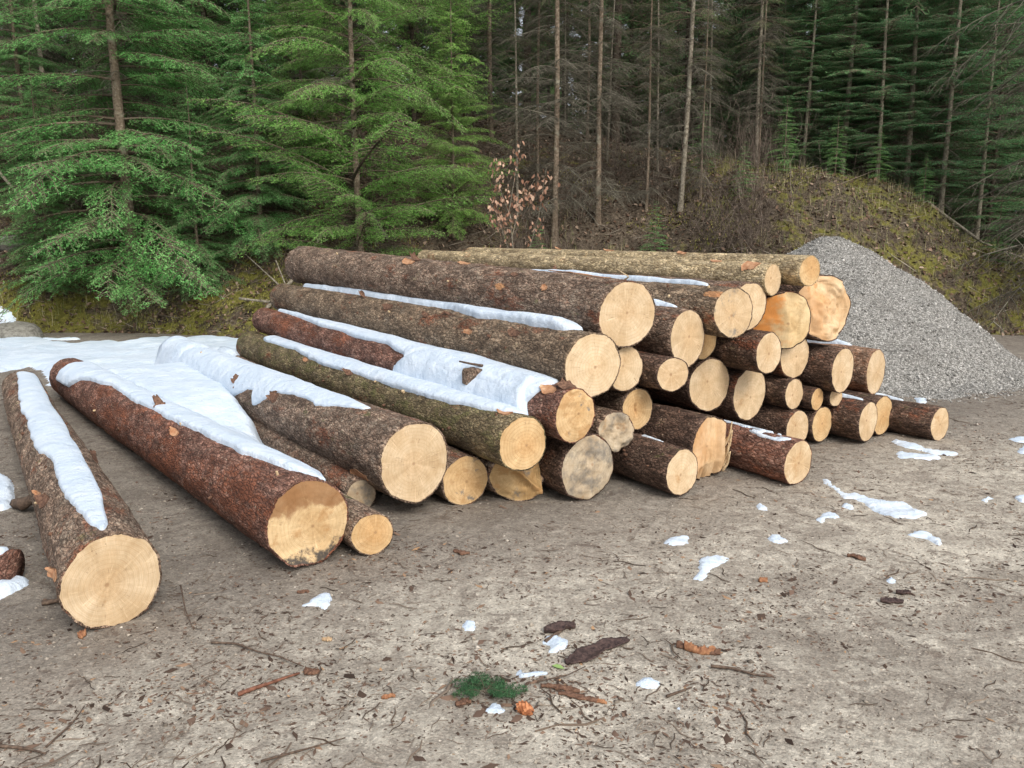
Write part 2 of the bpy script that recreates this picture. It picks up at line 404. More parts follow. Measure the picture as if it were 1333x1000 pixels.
def hill_mat():
    t = NT('forest_floor', 0.95, 0.15)
    v = t.obj()
    n1 = t.noise(v, 0.8, 5, 0.65); n2 = t.noise(v, 4, 5, 0.7); n3 = t.noise(v, 24, 5, 0.75)
    litter = t.ramp(t.math('ADD', t.math('MULTIPLY', n3, .7), t.math('MULTIPLY', n2, .3)), [(0.35, (.035, .027, .019)), (0.5, (.09, .07, .05)), (0.62, (.18, .145, .108)), (0.72, (.28, .235, .18))])
    moss = t.mix(n3, (.07, .068, .014), (.25, .23, .06))
    sp = t.node('ShaderNodeSeparateXYZ'); t.l.new(v, sp.inputs[0])
    right = t.sm(sp.outputs[0], 2.0, 4.5); crest = t.sm(sp.outputs[0], -1.5, -4.0)
    low = t.sm(sp.outputs[1], 13.6, 12.4)
    amt = t.math('ADD', t.math('MULTIPLY', right, 0.10), t.math('MULTIPLY', t.math('MULTIPLY', crest, low), 0.15))
    m = t.sm(t.math('ADD', t.math('ADD', t.math('MULTIPLY', n1, .5), t.math('MULTIPLY', n2, .5)), amt), 0.57, 0.66)
    c = t.mix(m, litter, moss)
    lf = t.voro(v, 28, 'F1', 'Color'); g2 = t.node('ShaderNodeSeparateColor'); t.l.new(lf, g2.inputs[0])
    c = t.mix(0.5, c, t.ramp(g2.outputs[0], [(0, .5), (.6, 1.0), (1, 1.6)]), 'MULTIPLY')
    b1 = t.bump(n2, 0.8, 0.08); t.bump(t.math('ADD', n3, t.math('MULTIPLY', g2.outputs[1], .5)), 0.9, 0.03, b1)
    return t.color(c)
GROUND, HILL = ground_mat(), hill_mat()
xs = sorted(set(grow(-4, -120, .05) + list(np.arange(-4, 6.01, 0.045)) + grow(6, 120, .05)))
ys = sorted(set(grow(1.9, -80, .06) + list(np.arange(1.9, 6.5, 0.04)) + list(np.arange(6.5, 13.5, 0.07))))
props(sheet('ground', np.array(xs), np.array(ys), ground_z, GROUND), kind='structure')
xs = sorted(set(grow(-11, -130, .12) + list(np.arange(-11, 12.01, 0.10)) + grow(12, 130, .12)))
ys = sorted(set(list(np.arange(10.6, 19, 0.09)) + grow(20, 220, .12)))
props(sheet('hillside', np.array(xs), np.array(ys), hill_z, HILL), kind='structure')

# ------------------------------------------------------------------ logs
LOGS = {
    1: ((-1.595, 3.164, 0.194), (-4.389, 7.431, 0.151), 0.194, 0.151, 14),
    2: ((-0.958, 3.793, 0.212), (-4.13, 7.787, 0.18), 0.208, 0.180, 1),
    3: ((-0.68, 3.908, 0.107), (-3.707, 8.011, 0.089), 0.107, 0.089, -9),
    4: ((-0.532, 4.46, 0.312), (-3.46, 8.631, 0.211), 0.220, 0.191, 3),
    5: ((-0.849, 4.565, 0.09), (-3.697, 8.814, 0.073), 0.090, 0.073, 0),
    6: ((-0.266, 4.652, 0.147), (-3.071, 8.917, 0.131), 0.147, 0.131, -5),
    7: ((0.047, 4.724, 0.153), (-2.882, 8.9, 0.107), 0.153, 0.107, -25),
    8: ((0.061, 4.449, 0.419), (-2.725, 8.721, 0.342), 0.152, 0.152, -4),
    9: ((0.35, 4.551, 0.55), (-2.569, 8.733, 0.606), 0.148, 0.127, 3),
    10: ((0.45, 4.742, 0.194), (-2.424, 8.816, 0.152), 0.193, 0.152, -2),
    11: ((0.637, 4.986, 0.349), (-2.327, 9.116, 0.332), 0.125, 0.105, -15),
    12: ((0.787, 5.17, 0.456), (-2.163, 9.387, 0.442), 0.130, 0.112, 1),
    13: ((0.463, 4.802, 0.791), (-2.438, 8.997, 0.822), 0.190, 0.139, -7),
    14: ((0.682, 4.971, 1.066), (-2.239, 9.151, 1.154), 0.200, 0.200, -8),
    15: ((0.69, 5.039, 0.733), (-2.3, 9.206, 0.716), 0.137, 0.116, -2),
    16: ((1.091, 5.211, 0.892), (-1.765, 9.347, 0.865), 0.182, 0.148, 9),
    17: ((1.395, 5.31, 1.044), (-1.531, 9.559, 1.019), 0.159, 0.127, -6),
    18: ((1.584, 5.644, 1.05), (-1.249, 9.902, 1.026), 0.165, 0.135, -1),
    19: ((1.766, 5.752, 1.222), (-1.032, 10.016, 1.193), 0.105, 0.090, 9),
    20: ((2.012, 5.752, 1.279), (-0.499, 10.191, 1.24), 0.106, 0.073, 3),
    21: ((1.906, 5.779, 0.942), (-0.949, 9.902, 0.926), 0.194, 0.173, -6),
    22: ((2.28, 6.015, 0.998), (-0.649, 10.367, 0.977), 0.235, 0.209, -1),
    23: ((1.716, 5.581, 0.743), (-1.249, 9.86, 0.72), 0.141, 0.111, 4),
    24: ((2.024, 5.973, 0.661), (-0.871, 10.228, 0.639), 0.156, 0.129, -2),
    25: ((2.377, 5.984, 0.559), (-0.475, 10.111, 0.538), 0.159, 0.133, 6),
    26: ((2.856, 6.535, 0.451), (-0.026, 10.657, 0.427), 0.176, 0.147, 10),
    27: ((1.359, 5.703, 0.506), (-1.567, 10.014, 0.478), 0.188, 0.153, -2),
    28: ((1.685, 5.87, 0.407), (-1.166, 10.016, 0.378), 0.189, 0.152, 4),
    29: ((0.974, 5.033, 0.696), (-1.852, 9.168, 0.679), 0.104, 0.082, -18),
    30: ((1.304, 5.678, 0.802), (-1.601, 9.864, 0.79), 0.117, 0.101, 0),
    31: ((2.017, 5.918, 0.398), (-0.868, 10.214, 0.385), 0.113, 0.097, 5),
    32: ((2.205, 5.974, 0.347), (-0.62, 10.173, 0.335), 0.082, 0.067, 6),
    33: ((2.386, 6.097, 0.338), (-0.542, 10.301, 0.328), 0.071, 0.060, -4),
    34: ((2.04, 5.875, 0.154), (-0.815, 9.938, 0.116), 0.129, 0.116, -1),
    35: ((2.273, 6.032, 0.15), (-0.523, 10.198, 0.115), 0.134, 0.115, 6),
    36: ((2.609, 6.031, 0.168), (-0.315, 10.293, 0.125), 0.147, 0.125, 8),
    37: ((2.81, 6.248, 0.164), (-0.08, 10.289, 0.118), 0.147, 0.118, 3),
    38: ((3.186, 6.123, 0.124), (0.286, 10.19, 0.102), 0.128, 0.102, 0),
    39: ((1.772, 5.048, 0.14), (-1.18, 9.227, 0.129), 0.144, 0.129, 2),
    40: ((1.222, 5.114, 0.208), (-1.681, 9.374, 0.181), 0.209, 0.181, 11),
    41: ((1.007, 4.813, 0.149), (-1.748, 9.02, 0.127), 0.144, 0.127, 6),
}
# per log: (bark, wood, front roughness, mesh detail, label)
INFO = {
 1: ('mix', 'clean', None, 2, 'big brown log lying apart, a narrow strip of snow along its top'),
 2: ('red', 'mud', 'mudlip', 2, 'thick red-brown log with a mud-blackened lower lip on its cut end'),
 3: ('mix', 'warm', None, 1, 'thin log on the ground tucked against the right side of the muddy-ended log'),
 4: ('mix', 'clean', None, 2, 'thick log with a broad clean end, patchy snow only on its far half'),
 5: ('mix', 'grey', None, 1, 'pale log end mostly hidden under the thick log with patchy snow'),
 6: ('mix', 'stained', None, 1, 'ground log with a brown-rimmed greyish cut end left of the mossy log end'),
 7: ('brown', 'split', 'ridge', 1, 'ground log whose torn end is crossed by a diagonal splintered ridge'),
 8: ('moss', 'warm', None, 2, 'long greenish mossy log carrying the wide sheet of snow, its round end low'),
 9: ('red', 'stained', 'chip', 2, 'red-barked log just above the grey-ended log, its middle buried under the sheet of snow'),
 10: ('dark', 'grey', 'worn', 1, 'large weathered log on the ground with a grey and black stained end'),
 11: ('brown', 'grey', 'worn', 1, 'weathered broken log end wedged between the grey-ended log and a small split-hearted one'),
 12: ('brown', 'warm', 'slot', 1, 'small log with a dark slot-like crack in the middle of its cut end'),
 13: ('olive', 'pale', None, 2, 'thick grey-brown log second from the top with long snow along its upper side'),
 14: ('mix', 'clean', None, 2, 'topmost thick brown log with torn orange bark patches and a large round cut end'),
 15: ('brown', 'pale', None, 1, 'pale cut end partly hidden directly below the topmost thick log'),
 16: ('brown', 'clean', None, 1, 'brown log with a tall oval cut end right of the topmost thick log'),
 17: ('olive', 'spot', None, 1, 'moss-tinged log near the top with a blue-grey stain on its round cut end'),
 18: ('brown', 'pale', None, 1, 'log whose cut end peeps out right behind the blue-stained end'),
 19: ('pale', 'pale', None, 1, 'slim pale log with red-brown collar lying below the highest pole'),
 20: ('pale', 'warm', None, 1, 'highest pale yellowish pole lying across the very top of the stack'),
 21: ('dark', 'orange', 'bevel', 1, 'log with a slanting end whose left side is bright orange wood'),
 22: ('dark', 'hewn', 'hewn', 1, 'thick log with a roughly hewn, splintered pale end at the upper right of the stack'),
 23: ('dark', 'clean', None, 1, 'dark-barked log with a clean oval end lower left of the orange slanting end'),
 24: ('dark', 'pale', None, 1, 'pale cut end partly covered from above by the orange slanting log'),
 25: ('dark', 'clean', None, 1, 'dark mossy log with a clean oval end beside the peeling reddish log'),
 26: ('rust', 'clean', None, 1, 'peeling reddish-pink barked log at the right edge of the stack'),
 27: ('dark', 'pale', None, 1, 'large tall pale oval cut end in the middle of the stack above the splintered one'),
 28: ('dark', 'pale', None, 1, 'pale cut end in the middle of the stack, right of the largest oval one'),
 29: ('dark', 'clean', None, 1, 'half-hidden cut end tucked beneath the tall oval end near the top'),
 30: ('olive', 'warm', None, 1, 'small wedge of a cut end showing between two big logs below the blue-stained end'),
 31: ('dark', 'clean', None, 1, 'small oval cut end below the half-covered pale end'),
 32: ('dark', 'warm', None, 1, 'little cut end between the small oval end and the smallest one'),
 33: ('dark', 'clean', None, 1, 'smallest cut end, just under the dark mossy log'),
 34: ('dark', 'clean', None, 1, 'dark log on the ground behind the protruding snow-flecked log'),
 35: ('dark', 'warm', None, 1, 'narrow oval cut end on the ground under the two smallest ends'),
 36: ('dark', 'clean', None, 1, 'dark log on the ground with snow on top, left half of a touching pair'),
 37: ('dark', 'warm', None, 1, 'log on the ground pressed against the right side of its dark snow-topped neighbour'),
 38: ('dark', 'clean', None, 1, 'last log on the ground at the right end, pointing toward the gravel heap side'),
 39: ('red', 'clean', None, 2, 'red-brown log sticking out farthest from the stack foot with thin snow flecks on top'),
 40: ('dark', 'hewn', 'splinter', 2, 'thick log on the ground with a broken end of upright splinters'),
 41: ('dark', 'pale', None, 1, 'dark glossy red-brown log on the ground in front of the splintered end'),
}

class Log:
    def __init__(s, k):
        P, Q, r, rb, tilt = LOGS[k]
        s.k = k; s.P = Vector(P); s.Q = Vector(Q); s.r = r; s.rb = rb; s.tilt = math.tan(RAD(tilt))
        ax = s.Q - s.P; s.L = ax.length; ax.normalize()
        lat = Vector((ax.y, -ax.x, 0)).normalized(); up = lat.cross(ax)
        s.M = Matrix(((lat.x, ax.x, up.x, s.P.x), (lat.y, ax.y, up.y, s.P.y), (lat.z, ax.z, up.z, s.P.z), (0, 0, 0, 1)))
        s.rough = INFO[k][2]; s.seed = 100 + k * 7
        q = np.random.RandomState(k); s.ph = q.uniform(0, 6.28, 6); s.ov = q.uniform(.008, .03)
    def R(s, t, ph, fine=True):
        """t: 0..1 along the axis, ph: angle from up toward +lateral (radians)"""
        r = s.r + (s.rb - s.r) * t
        u = ph / (2 * math.pi)
        w = 1 + s.ov * np.cos(2 * ph + s.ph[0]) + 0.010 * np.cos(3 * ph + s.ph[1])
        y = t * s.L
        n = 0.020 * vnoise(u * 5, y * 0.9, s.seed, 5) + 0.014 * vnoise(u * 12, y * 3.5, s.seed + 1, 12)
        if fine:
            n = n + 0.020 * vnoise(u * 24, y * 9, s.seed + 2, 24) + 0.026 * np.abs(vnoise(u * 48, y * 22, s.seed + 3, 48))
        # knots / branch whorls
        n = n + 0.02 * np.clip(np.cos(y * 7.0 + s.ph[2]) - .8, 0, 1) * 5 * np.clip(vnoise(u * 7, y * 1.0, s.seed + 4, 7), 0, 1)
        return r * (w + n)
    def sway(s, t):
        return 0.016 * np.sin(t * math.pi) * math.cos(s.ph[3]) + 0.009 * np.sin(t * 2 * math.pi) * math.sin(s.ph[4])
    def front(s, x, z):
        """surface of the sawn end: y offset (negative = toward the viewer side)"""
        x = np.asarray(x, float); z = np.asarray(z, float); r = s.r
        y = s.tilt * x + 0.0016 * vnoise(x * 60, z * 60, s.seed + 5)
        X = x / r; Z = z / r
        k = s.rough
        jag = fbm(x * 22, z * 22, s.seed + 6, 3); 
        if k == 'ridge':
            d = X * 0.72 + Z * 0.69 - 0.05
            y = y - 0.035 * np.exp(-(d / .09) ** 2) + 0.05 * np.clip(d, 0, 1) + 0.03 * np.clip(-d, 0, 1) + 0.02 * jag + 0.05 * np.clip(X - .45, 0, 1) * (1 + fbm(x * 50, z * 50, s.seed + 9, 2))
        elif k == 'hewn':
            y = y + 0.10 * np.clip(-X - .25 + .3 * Z, 0, 1) + 0.045 * np.floor(3 * (vnoise(X * 2.0 + .4 * Z, Z * 1.3, s.seed) + 1)) / 3 + 0.016 * jag + .02 * np.abs(vnoise(x * 16, z * 7, s.seed + 3)) - 0.03 * np.exp(-((X - .35) ** 2 + (Z + .55) ** 2) / .03) + 0.06 * np.clip(Z - .5, 0, 1)
        elif k == 'bevel':
            y = y + 0.22 * np.clip(-X - .05 - .15 * Z, 0, 1) ** 1.1 + 0.05 * np.exp(-((X + .05) ** 2) / .02) * np.clip(Z - .3, 0, 1) + 0.008 * jag - .012 * (X > .45)
        elif k == 'splinter':
            col = vnoise(x * 45, x * 0 + z * 2.2, s.seed + 8)
            y = y - 0.05 * np.clip((X - .38) * 6, 0, 1) * (1 + .6 * col) + 0.09 * np.clip(X - .68, 0, 1) * 3 * (1 + .8 * col) + 0.10 * np.clip(-Z - .45, 0, 1) * (1 + col) + 0.015 * col * np.clip(X + .5, 0, 1) - 0.03 * np.clip(-X, 0, 1)
        elif k == 'worn':
            y = y + 0.012 * jag + 0.05 * np.clip(np.hypot(X, Z) - .72, 0, 1) + (0.018 * (fbm(X * 2.2, Z * 2.2, s.seed, 2)) if s.k == 11 else 0)
        elif k == 'chip':
            y = y + 0.06 * np.clip(Z - .55, 0, 1) * (1 + jag) + 0.02 * np.clip(-Z - .75, 0, 1)
        elif k == 'slot':
            y = y + 0.03 * np.exp(-((X + .12 + .12 * Z) / .06) ** 2) * np.clip(1 - np.abs(Z + .05) / .38, 0, 1)
        elif k == 'mudlip':
            y = y - 0.035 * np.clip(-Z - .55, 0, 1) * 2 * (1 + .5 * jag) + 0.012 * np.clip(Z - .6, 0, 1)
        return y

def make_log(k):
    lg = Log(k); bark, wood, rough, det, label = INFO[k]
    nph = {1: 56, 2: 96}[det]
    if det == 2: ts = np.concatenate([np.linspace(0, .45, 100)[:-1], np.linspace(.45, 1, 60)])
    else: ts = np.concatenate([np.linspace(0, .30, 58)[:-1], np.linspace(.30, 1, 34)])
    nt = len(ts)
    ph = np.linspace(0, 2 * math.pi, nph, endpoint=False)
    T_, PH = np.meshgrid(ts, ph, indexing='ij')
    R_ = lg.R(T_, PH)
    sway = lg.sway(T_)
    x = R_ * np.sin(PH) + sway; z = R_ * np.cos(PH)
    y = T_ * lg.L
    wf = np.clip(1 - T_ / 0.08, 0, 1) ** 2
    y = y + lg.front(x, z) * wf
    V = np.stack([x, y, z], -1).reshape(-1, 3)
    F = grid_faces(nph, nt, True)
    # bark ring on the sawn end
    bt = 0.955 if lg.r > .12 else .94
    r0 = R_[0]; thick = r0 * (bt + 0.012 * vnoise(np.arange(nph) * .35, np.zeros(nph), lg.seed + 11))
    xi, zi = thick * np.sin(ph), thick * np.cos(ph)
    ring = np.stack([xi, lg.front(xi, zi) + 0.001, zi], -1)
    b = len(V); V = np.concatenate([V, ring])
    i = np.arange(nph); F2 = np.stack([b + i, b + (i + 1) % nph, (i + 1) % nph, i], -1)
    me = mesh_np('log', V, [F, F2], BARK[bark], smooth=True)
    o = link('log', me); o.matrix_world = lg.M
    props(o, label, 'log', 'felled logs of the timber stack')
    # sawn faces
    def disc(yfun, rr, flip=False, nr=16):
        q = np.linspace(1, 0, nr) ** .8
        vv = []
        for f_ in q[:-1]:
            xx, zz = rr * f_ * np.sin(ph), rr * f_ * np.cos(ph); vv.append(np.stack([xx, yfun(xx, zz), zz], -1))
        vv = np.concatenate(vv + [np.array([[0, float(yfun(np.zeros(1), np.zeros(1))[0]), 0]])])
        ff = grid_faces(nph, nr - 1, True)
        c = (nr - 2) * nph; tri = np.stack([c + i, c + (i + 1) % nph, np.full(nph, len(vv) - 1)], -1)
        if flip: ff = ff[:, ::-1]; tri = tri[:, ::-1]
        return vv, [ff, tri]
    vv, ff = disc(lg.front, thick, nr=28 if rough else 12)
    link('cut_face', mesh_np('cut_face', vv, ff, WOOD[wood], smooth=not rough), o)
    if k in (1, 2, 4, 8, 9, 13, 14, 19, 20):
        vv, ff = disc(lambda a_, b_: np.full(np.shape(a_), lg.L), R_[-1], True, 4)
        link('cut_face', mesh_np('cut_face', vv, ff, WOOD['warm'], smooth=False), o)
    return o, lg
LOGOBJ = {}
for k in LOGS: LOGOBJ[k] = make_log(k)

# ------------------------------------------------------------------ snow on the logs
def edge_profile(d, w):
    q = np.clip(d / w, 0, 1); return np.sqrt(np.clip(1 - (1 - q) ** 2, 0, 1))

def snow_strip(k, lo, hi, T, label, edge=0.035, seed=0, patchy=0.0, nt=None, nv=None):
    """snow lying on one log. lo/hi: lists of (t, degrees from the top)"""
    lg = LOGOBJ[k][1]
    lo = sorted(lo); hi = sorted(hi)
    t0, t1 = lo[0][0], lo[-1][0]
    nt = nt or int(max(30, (t1 - t0) * lg.L / 0.016)); nv = nv or 34
    ts = np.linspace(t0, t1, nt)
    L0 = np.interp(ts, [q[0] for q in lo], [q[1] for q in lo]); H0 = np.interp(ts, [q[0] for q in hi], [q[1] for q in hi])
    L0 = L0 + 9 * fbm(ts * lg.L * 3.2, ts * 0 + .5, seed + 1, 4, .6); H0 = H0 + 3 * fbm(ts * lg.L * 3.0, ts * 0 + 9, seed + 2, 4, .6)
    v = np.linspace(0, 1, nv)
    PH = np.radians(L0[:, None] + (H0 - L0)[:, None] * v[None]); TT = np.repeat(ts[:, None], nv, 1)
    r = lg.R(TT, PH, fine=False)
    width = np.radians(np.maximum(H0 - L0, .1))[:, None] * r
    d = np.minimum(v, 1 - v)[None] * width
    de = np.minimum(TT - t0, t1 - TT) * lg.L
    d = np.minimum(d, de * .8)
    th = T * (0.85 + 0.4 * fbm(TT * lg.L * 1.8, PH * 2.2, seed + 3, 3, .5)) * edge_profile(d, edge)
    th = th * np.clip((TT - t0) * lg.L / .22 + .12, 0, 1) ** .6
    if patchy:
        m = fbm(TT * lg.L * 7, PH * 2.0, seed + 4, 3); th = np.where(m > patchy, th, -0.01)
    rr = lg.R(TT, PH, fine=True) * 0.3 + r * 0.7 + th - 0.009 * (1 - np.clip(d / 0.012, 0, 1)) + 0.003
    sway = lg.sway(TT)
    V = np.stack([rr * np.sin(PH) + sway, TT * lg.L, rr * np.cos(PH)], -1).reshape(-1, 3)
    # outward faces
    me = mesh_np('snow_strip', V, grid_faces(nv, nt)[:, ::-1], SNOW, smooth=True)
    o = link('snow_strip', me); o.matrix_world = lg.M
    return props(o, label, 'snow', 'snow lying on the logs')

snow_strip(1, [(.015, -9), (.07, -16), (.14, -28), (.27, -27), (.40, -39), (.65, -33), (.965, -14)],
           [(.015, 0), (.03, 8), (.14, 22), (.31, 26), (.52, 33), (.92, 48), (.965, 40)], .018, 'narrow snow strip along the log lying apart at far left', seed=1)
snow_strip(2, [(.006, 22), (.03, 7), (.06, -6), (.13, -16), (.23, -19), (.35, -21), (.46, -24), (.64, -16), (.78, -39), (.83, -75), (.92, -80)],
           [(.006, 35), (.06, 62), (.3, 75), (.92, 80)], .030, 'thick smooth snow along the back of the muddy-ended log', seed=2)
snow_strip(4, [(.10, -12), (.16, -25), (.20, -37), (.24, -33), (.29, -38), (.33, -43), (.345, -58), (.36, -65), (.40, -88), (.415, -60), (.44, -60), (.51, -98), (.58, -100), (.84, -92), (.92, -70)],
           [(.10, 2), (.2, 14), (.28, 12), (.45, 38), (.92, 55)], .015, 'ragged snow over the far half of the thick log with patchy snow', seed=3)
snow_strip(8, [(.012, 12), (.03, -14), (.10, -31), (.18, -39), (.27, -42), (.34, -40), (.44, -41), (.5, -43), (.55, -42), (.7, -25), (.86, -26)],
           [(.012, 28), (.04, 70), (.1, 100), (.86, 95)], .026, 'snow along the top of the long mossy log', seed=4)
snow_strip(9, [(.035, -30), (.06, -95), (.33, -100), (.355, -52), (.43, -32), (.53, -36), (.67, -25), (.93, 12)],
           [(.035, -5), (.06, 60), (.3, 80), (.93, 80)], .036, 'snow burying the middle of the red-barked log', seed=5)
snow_strip(13, [(.03, 8), (.04, -20), (.08, -14), (.16, -12), (.23, -20), (.34, 8), (.43, 10), (.8, 11), (.9, 12)],
           [(.03, 18), (.10, 55), (.9, 75)], .058, 'long snow band beneath the topmost thick log', seed=6)
snow_strip(17, [(.045, 2), (.13, 0), (.22, -6), (.29, -16), (.43, 0), (.54, 2), (.9, -10)],
           [(.045, 12), (.12, 26), (.4, 45), (.9, 45)], .046, 'snow band behind the topmost thick log below the pale poles', seed=7)
snow_strip(16, [(.03, 8), (.08, 2), (.45, -30)], [(.03, 20), (.06, 50), (.45, 75)], .05, 'short rounded snow cap right of the topmost big cut end', seed=8)
snow_strip(26, [(.05, 10), (.10, -10), (.7, -30)], [(.05, 25), (.12, 60), (.7, 70)], .06, 'snow behind on the peeling reddish log beside the gravel heap', seed=9)
snow_strip(36, [(.015, 8), (.05, 2), (.5, -10)], [(.015, 25), (.06, 55), (.5, 65)], .030, 'snow on the dark ground log under the peeling reddish log', seed=10)
snow_strip(38, [(.06, 2), (.14, -2), (.6, 0)], [(.06, 14), (.14, 45), (.6, 60)], .026, 'small snow wedge on the last ground log at the right end', seed=11)
snow_strip(39, [(.008, -6), (.02, -30), (.045, -30), (.09, -2), (.13, 0)], [(.008, 8), (.04, 16), (.13, 22)], .010, 'thin melting snow flecks on the farthest protruding log', seed=12, patchy=-.25, edge=.02)
snow_strip(41, [(.035, -2), (.075, -4)], [(.035, 10), (.075, 14)], .010, 'tiny snow fleck on the dark glossy log before the splintered end', seed=13, edge=.012)
snow_strip(21, [(.03, -20), (.16, -20)], [(.03, 0), (.16, 10)], .016, 'small snow fleck on the orange slanting log', seed=14, edge=.02)

# ---- snow draped in valleys and on the ground, built as a height field over a plan outline
def inside_dist(poly, X, Y):
    P = np.array(poly, float); n = len(P); ins = np.zeros(X.shape, bool); d = np.full(X.shape, 1e9)
    for i in range(n):
        x1, y1 = P[i]; x2, y2 = P[(i + 1) % n]
        c = ((y1 > Y) != (y2 > Y)) & (X < (x2 - x1) * (Y - y1) / (y2 - y1 + 1e-12) + x1); ins ^= c
        dx, dy = x2 - x1, y2 - y1; tt = np.clip(((X - x1) * dx + (Y - y1) * dy) / (dx * dx + dy * dy + 1e-12), 0, 1)
        d = np.minimum(d, np.hypot(X - x1 - tt * dx, Y - y1 - tt * dy))
    return np.where(ins, d, -d)

def envelope(X, Y, ids):
    z = surf_z(X, Y)
    for k in ids:
        lg = LOGOBJ[k][1]; P, Q = lg.P, lg.Q; ax = np.array([Q.x - P.x, Q.y - P.y]); L2 = ax @ ax
        t = ((X - P.x) * ax[0] + (Y - P.y) * ax[1]) / L2
        lat = ((X - P.x) * ax[1] - (Y - P.y) * ax[0]) / math.sqrt(L2)
        r = lg.r + (lg.rb - lg.r) * np.clip(t, 0, 1); q = r * r - lat * lat
        zz = P.z + (Q.z - P.z) * t + np.sqrt(np.clip(q, 0, None))
        z = np.where((q > 0) & (t > 0) & (t < 1), np.maximum(z, zz), z)
    return z

def drape(name, poly, ids, T, label, cat, step, group=None, kind=None, fill=0, edge=.05, jag=.02, jscale=12, seed=0, level=None, drop=0, frame=None):
    P = np.array(poly, float); fr = np.array([[1, 0], [0, 1]], float) if frame is None else np.array([[frame[1], -frame[0]], [frame[0], frame[1]]]) / math.hypot(*frame)
    Pr = P @ fr.T; x0, y0 = Pr.min(0) - .06; x1, y1 = Pr.max(0) + .06
    # rotate the grid along the logs for long valleys
    nx = max(4, int((x1 - x0) / step)); ny = max(4, int((y1 - y0) / (step * (2 if frame is not None else 1))))
    Xr, Yr = np.meshgrid(np.linspace(x0, x1, nx), np.linspace(y0, y1, ny)); X = Xr * fr[0, 0] + Yr * fr[1, 0]; Y = Xr * fr[0, 1] + Yr * fr[1, 1]
    d = inside_dist(poly, X, Y) + jag * fbm(X * jscale, Y * jscale, seed + 50, 4, .6)
    env = envelope(X, Y, ids)
    base = env
    if fill:
        b_ = env.copy()
        for _ in range(fill):
            pd = np.pad(b_, 1, mode='edge')
            b_ = (pd[:-2, 1:-1] + pd[2:, 1:-1] + pd[1:-1, :-2] + pd[1:-1, 2:] + pd[1:-1, 1:-1]) / 5
            b_ = np.maximum(b_, env)
        base = b_
    if level is not None: base = np.maximum(base, level(X, Y))
    th = T * (0.8 + 0.5 * fbm(X * 3, Y * 3, seed + 51, 3))
    e_ = edge_profile(d, edge)
    Z = (base + th * e_ - drop * (1 - e_)) if drop else (env + (base - env + th) * e_ - 0.012 * (1 - np.clip(d / .012, 0, 1)) + 0.001)
    keep = d > -step * 2.6
    F = grid_faces(nx, ny); km = keep.ravel()[F].all(1); F = F[km]
    used = np.unique(F); remap = -np.ones(nx * ny, int); remap[used] = np.arange(len(used))
    V = np.stack([X, Y, Z], -1).reshape(-1, 3)[used]; c = V.mean(0); c[2] = V[:, 2].min()
    me = mesh_np(name, V - c, remap[F], SNOW, smooth=True)
    return props(link(name, me, loc=tuple(c)), label, cat, group, kind)

def logpt(k, t, u):
    lg = LOGOBJ[k][1]; ax = (lg.Q - lg.P); r = lg.r + (lg.rb - lg.r) * t
    lat = Vector((ax.y, -ax.x, 0)).normalized(); p_ = lg.P + ax * t + lat * u * r; return (p_.x, p_.y)
def bridge(X, Y, k0, k1):
    a_, b_ = LOGOBJ[k0][1], LOGOBJ[k1][1]; ax = np.array([a_.Q.x - a_.P.x, a_.Q.y - a_.P.y]); L2 = ax @ ax
    t = np.clip(((X - a_.P.x) * ax[0] + (Y - a_.P.y) * ax[1]) / L2, 0, 1); lat = ((X - a_.P.x) * ax[1] - (Y - a_.P.y) * ax[0]) / math.sqrt(L2)
    z0 = a_.P.z + (a_.Q.z - a_.P.z) * t + a_.r; z1 = b_.P.z + (b_.Q.z - b_.P.z) * t + b_.r + (b_.rb - b_.r) * t
    q = np.clip(lat / .30, 0, 1); return z0 + (z1 - z0) * q - .018 - .035 * np.sin(q * math.pi)
drape('snow_drift', [logpt(8, .34, .2), logpt(8, .86, .2), logpt(9, .86, -.8), logpt(9, .34, -.8)], [8], .03, 'narrow snow drift lying between the far halves of the mossy log and the red-barked log', 'snow', .013,
      'snow lying on the logs', fill=60, edge=.04, seed=4, drop=.05, jag=.006, frame=(-2.786, 4.25))
drape('snow_drift', [logpt(8, .03, .5), logpt(8, .36, .3), logpt(9, .34, -.5), logpt(9, .30, .0), logpt(9, .06, .0)],
      [8, 9], .055, 'snow drift bridging the mossy log and the red-barked log', 'snow', .013, 'snow lying on the logs', fill=110, edge=.06, seed=3, drop=.10, jag=.008, frame=(-2.786, 4.25), level=lambda X, Y: bridge(X, Y, 8, 9))
def vlevel(X, Y):
    a_ = LOGOBJ[2][1]; ax = np.array([a_.Q.x - a_.P.x, a_.Q.y - a_.P.y]); t = ((X - a_.P.x) * ax[0] + (Y - a_.P.y) * ax[1]) / (ax @ ax)
    q = np.clip((t - .24) / .34, 0, 1); return .06 + .25 * q * q * (3 - 2 * q) - .12 * np.clip((t - .86) / .12, 0, 1)
drape('snow_drift', [logpt(2, .18, .9), logpt(2, .95, .6), logpt(4, .95, -.5), logpt(4, .58, -.72), logpt(4, .48, -.98), logpt(4, .40, -1.06), logpt(4, .36, -1.15), logpt(2, .20, 1.5)],
      [2, 3, 5], .03, 'deep snow filling the hollow behind the muddy-ended log', 'snow', .016, 'snow lying on the logs', fill=40, edge=.09, jag=.025, jscale=5, seed=5, drop=.12, level=vlevel, frame=(-2.93, 4.17))
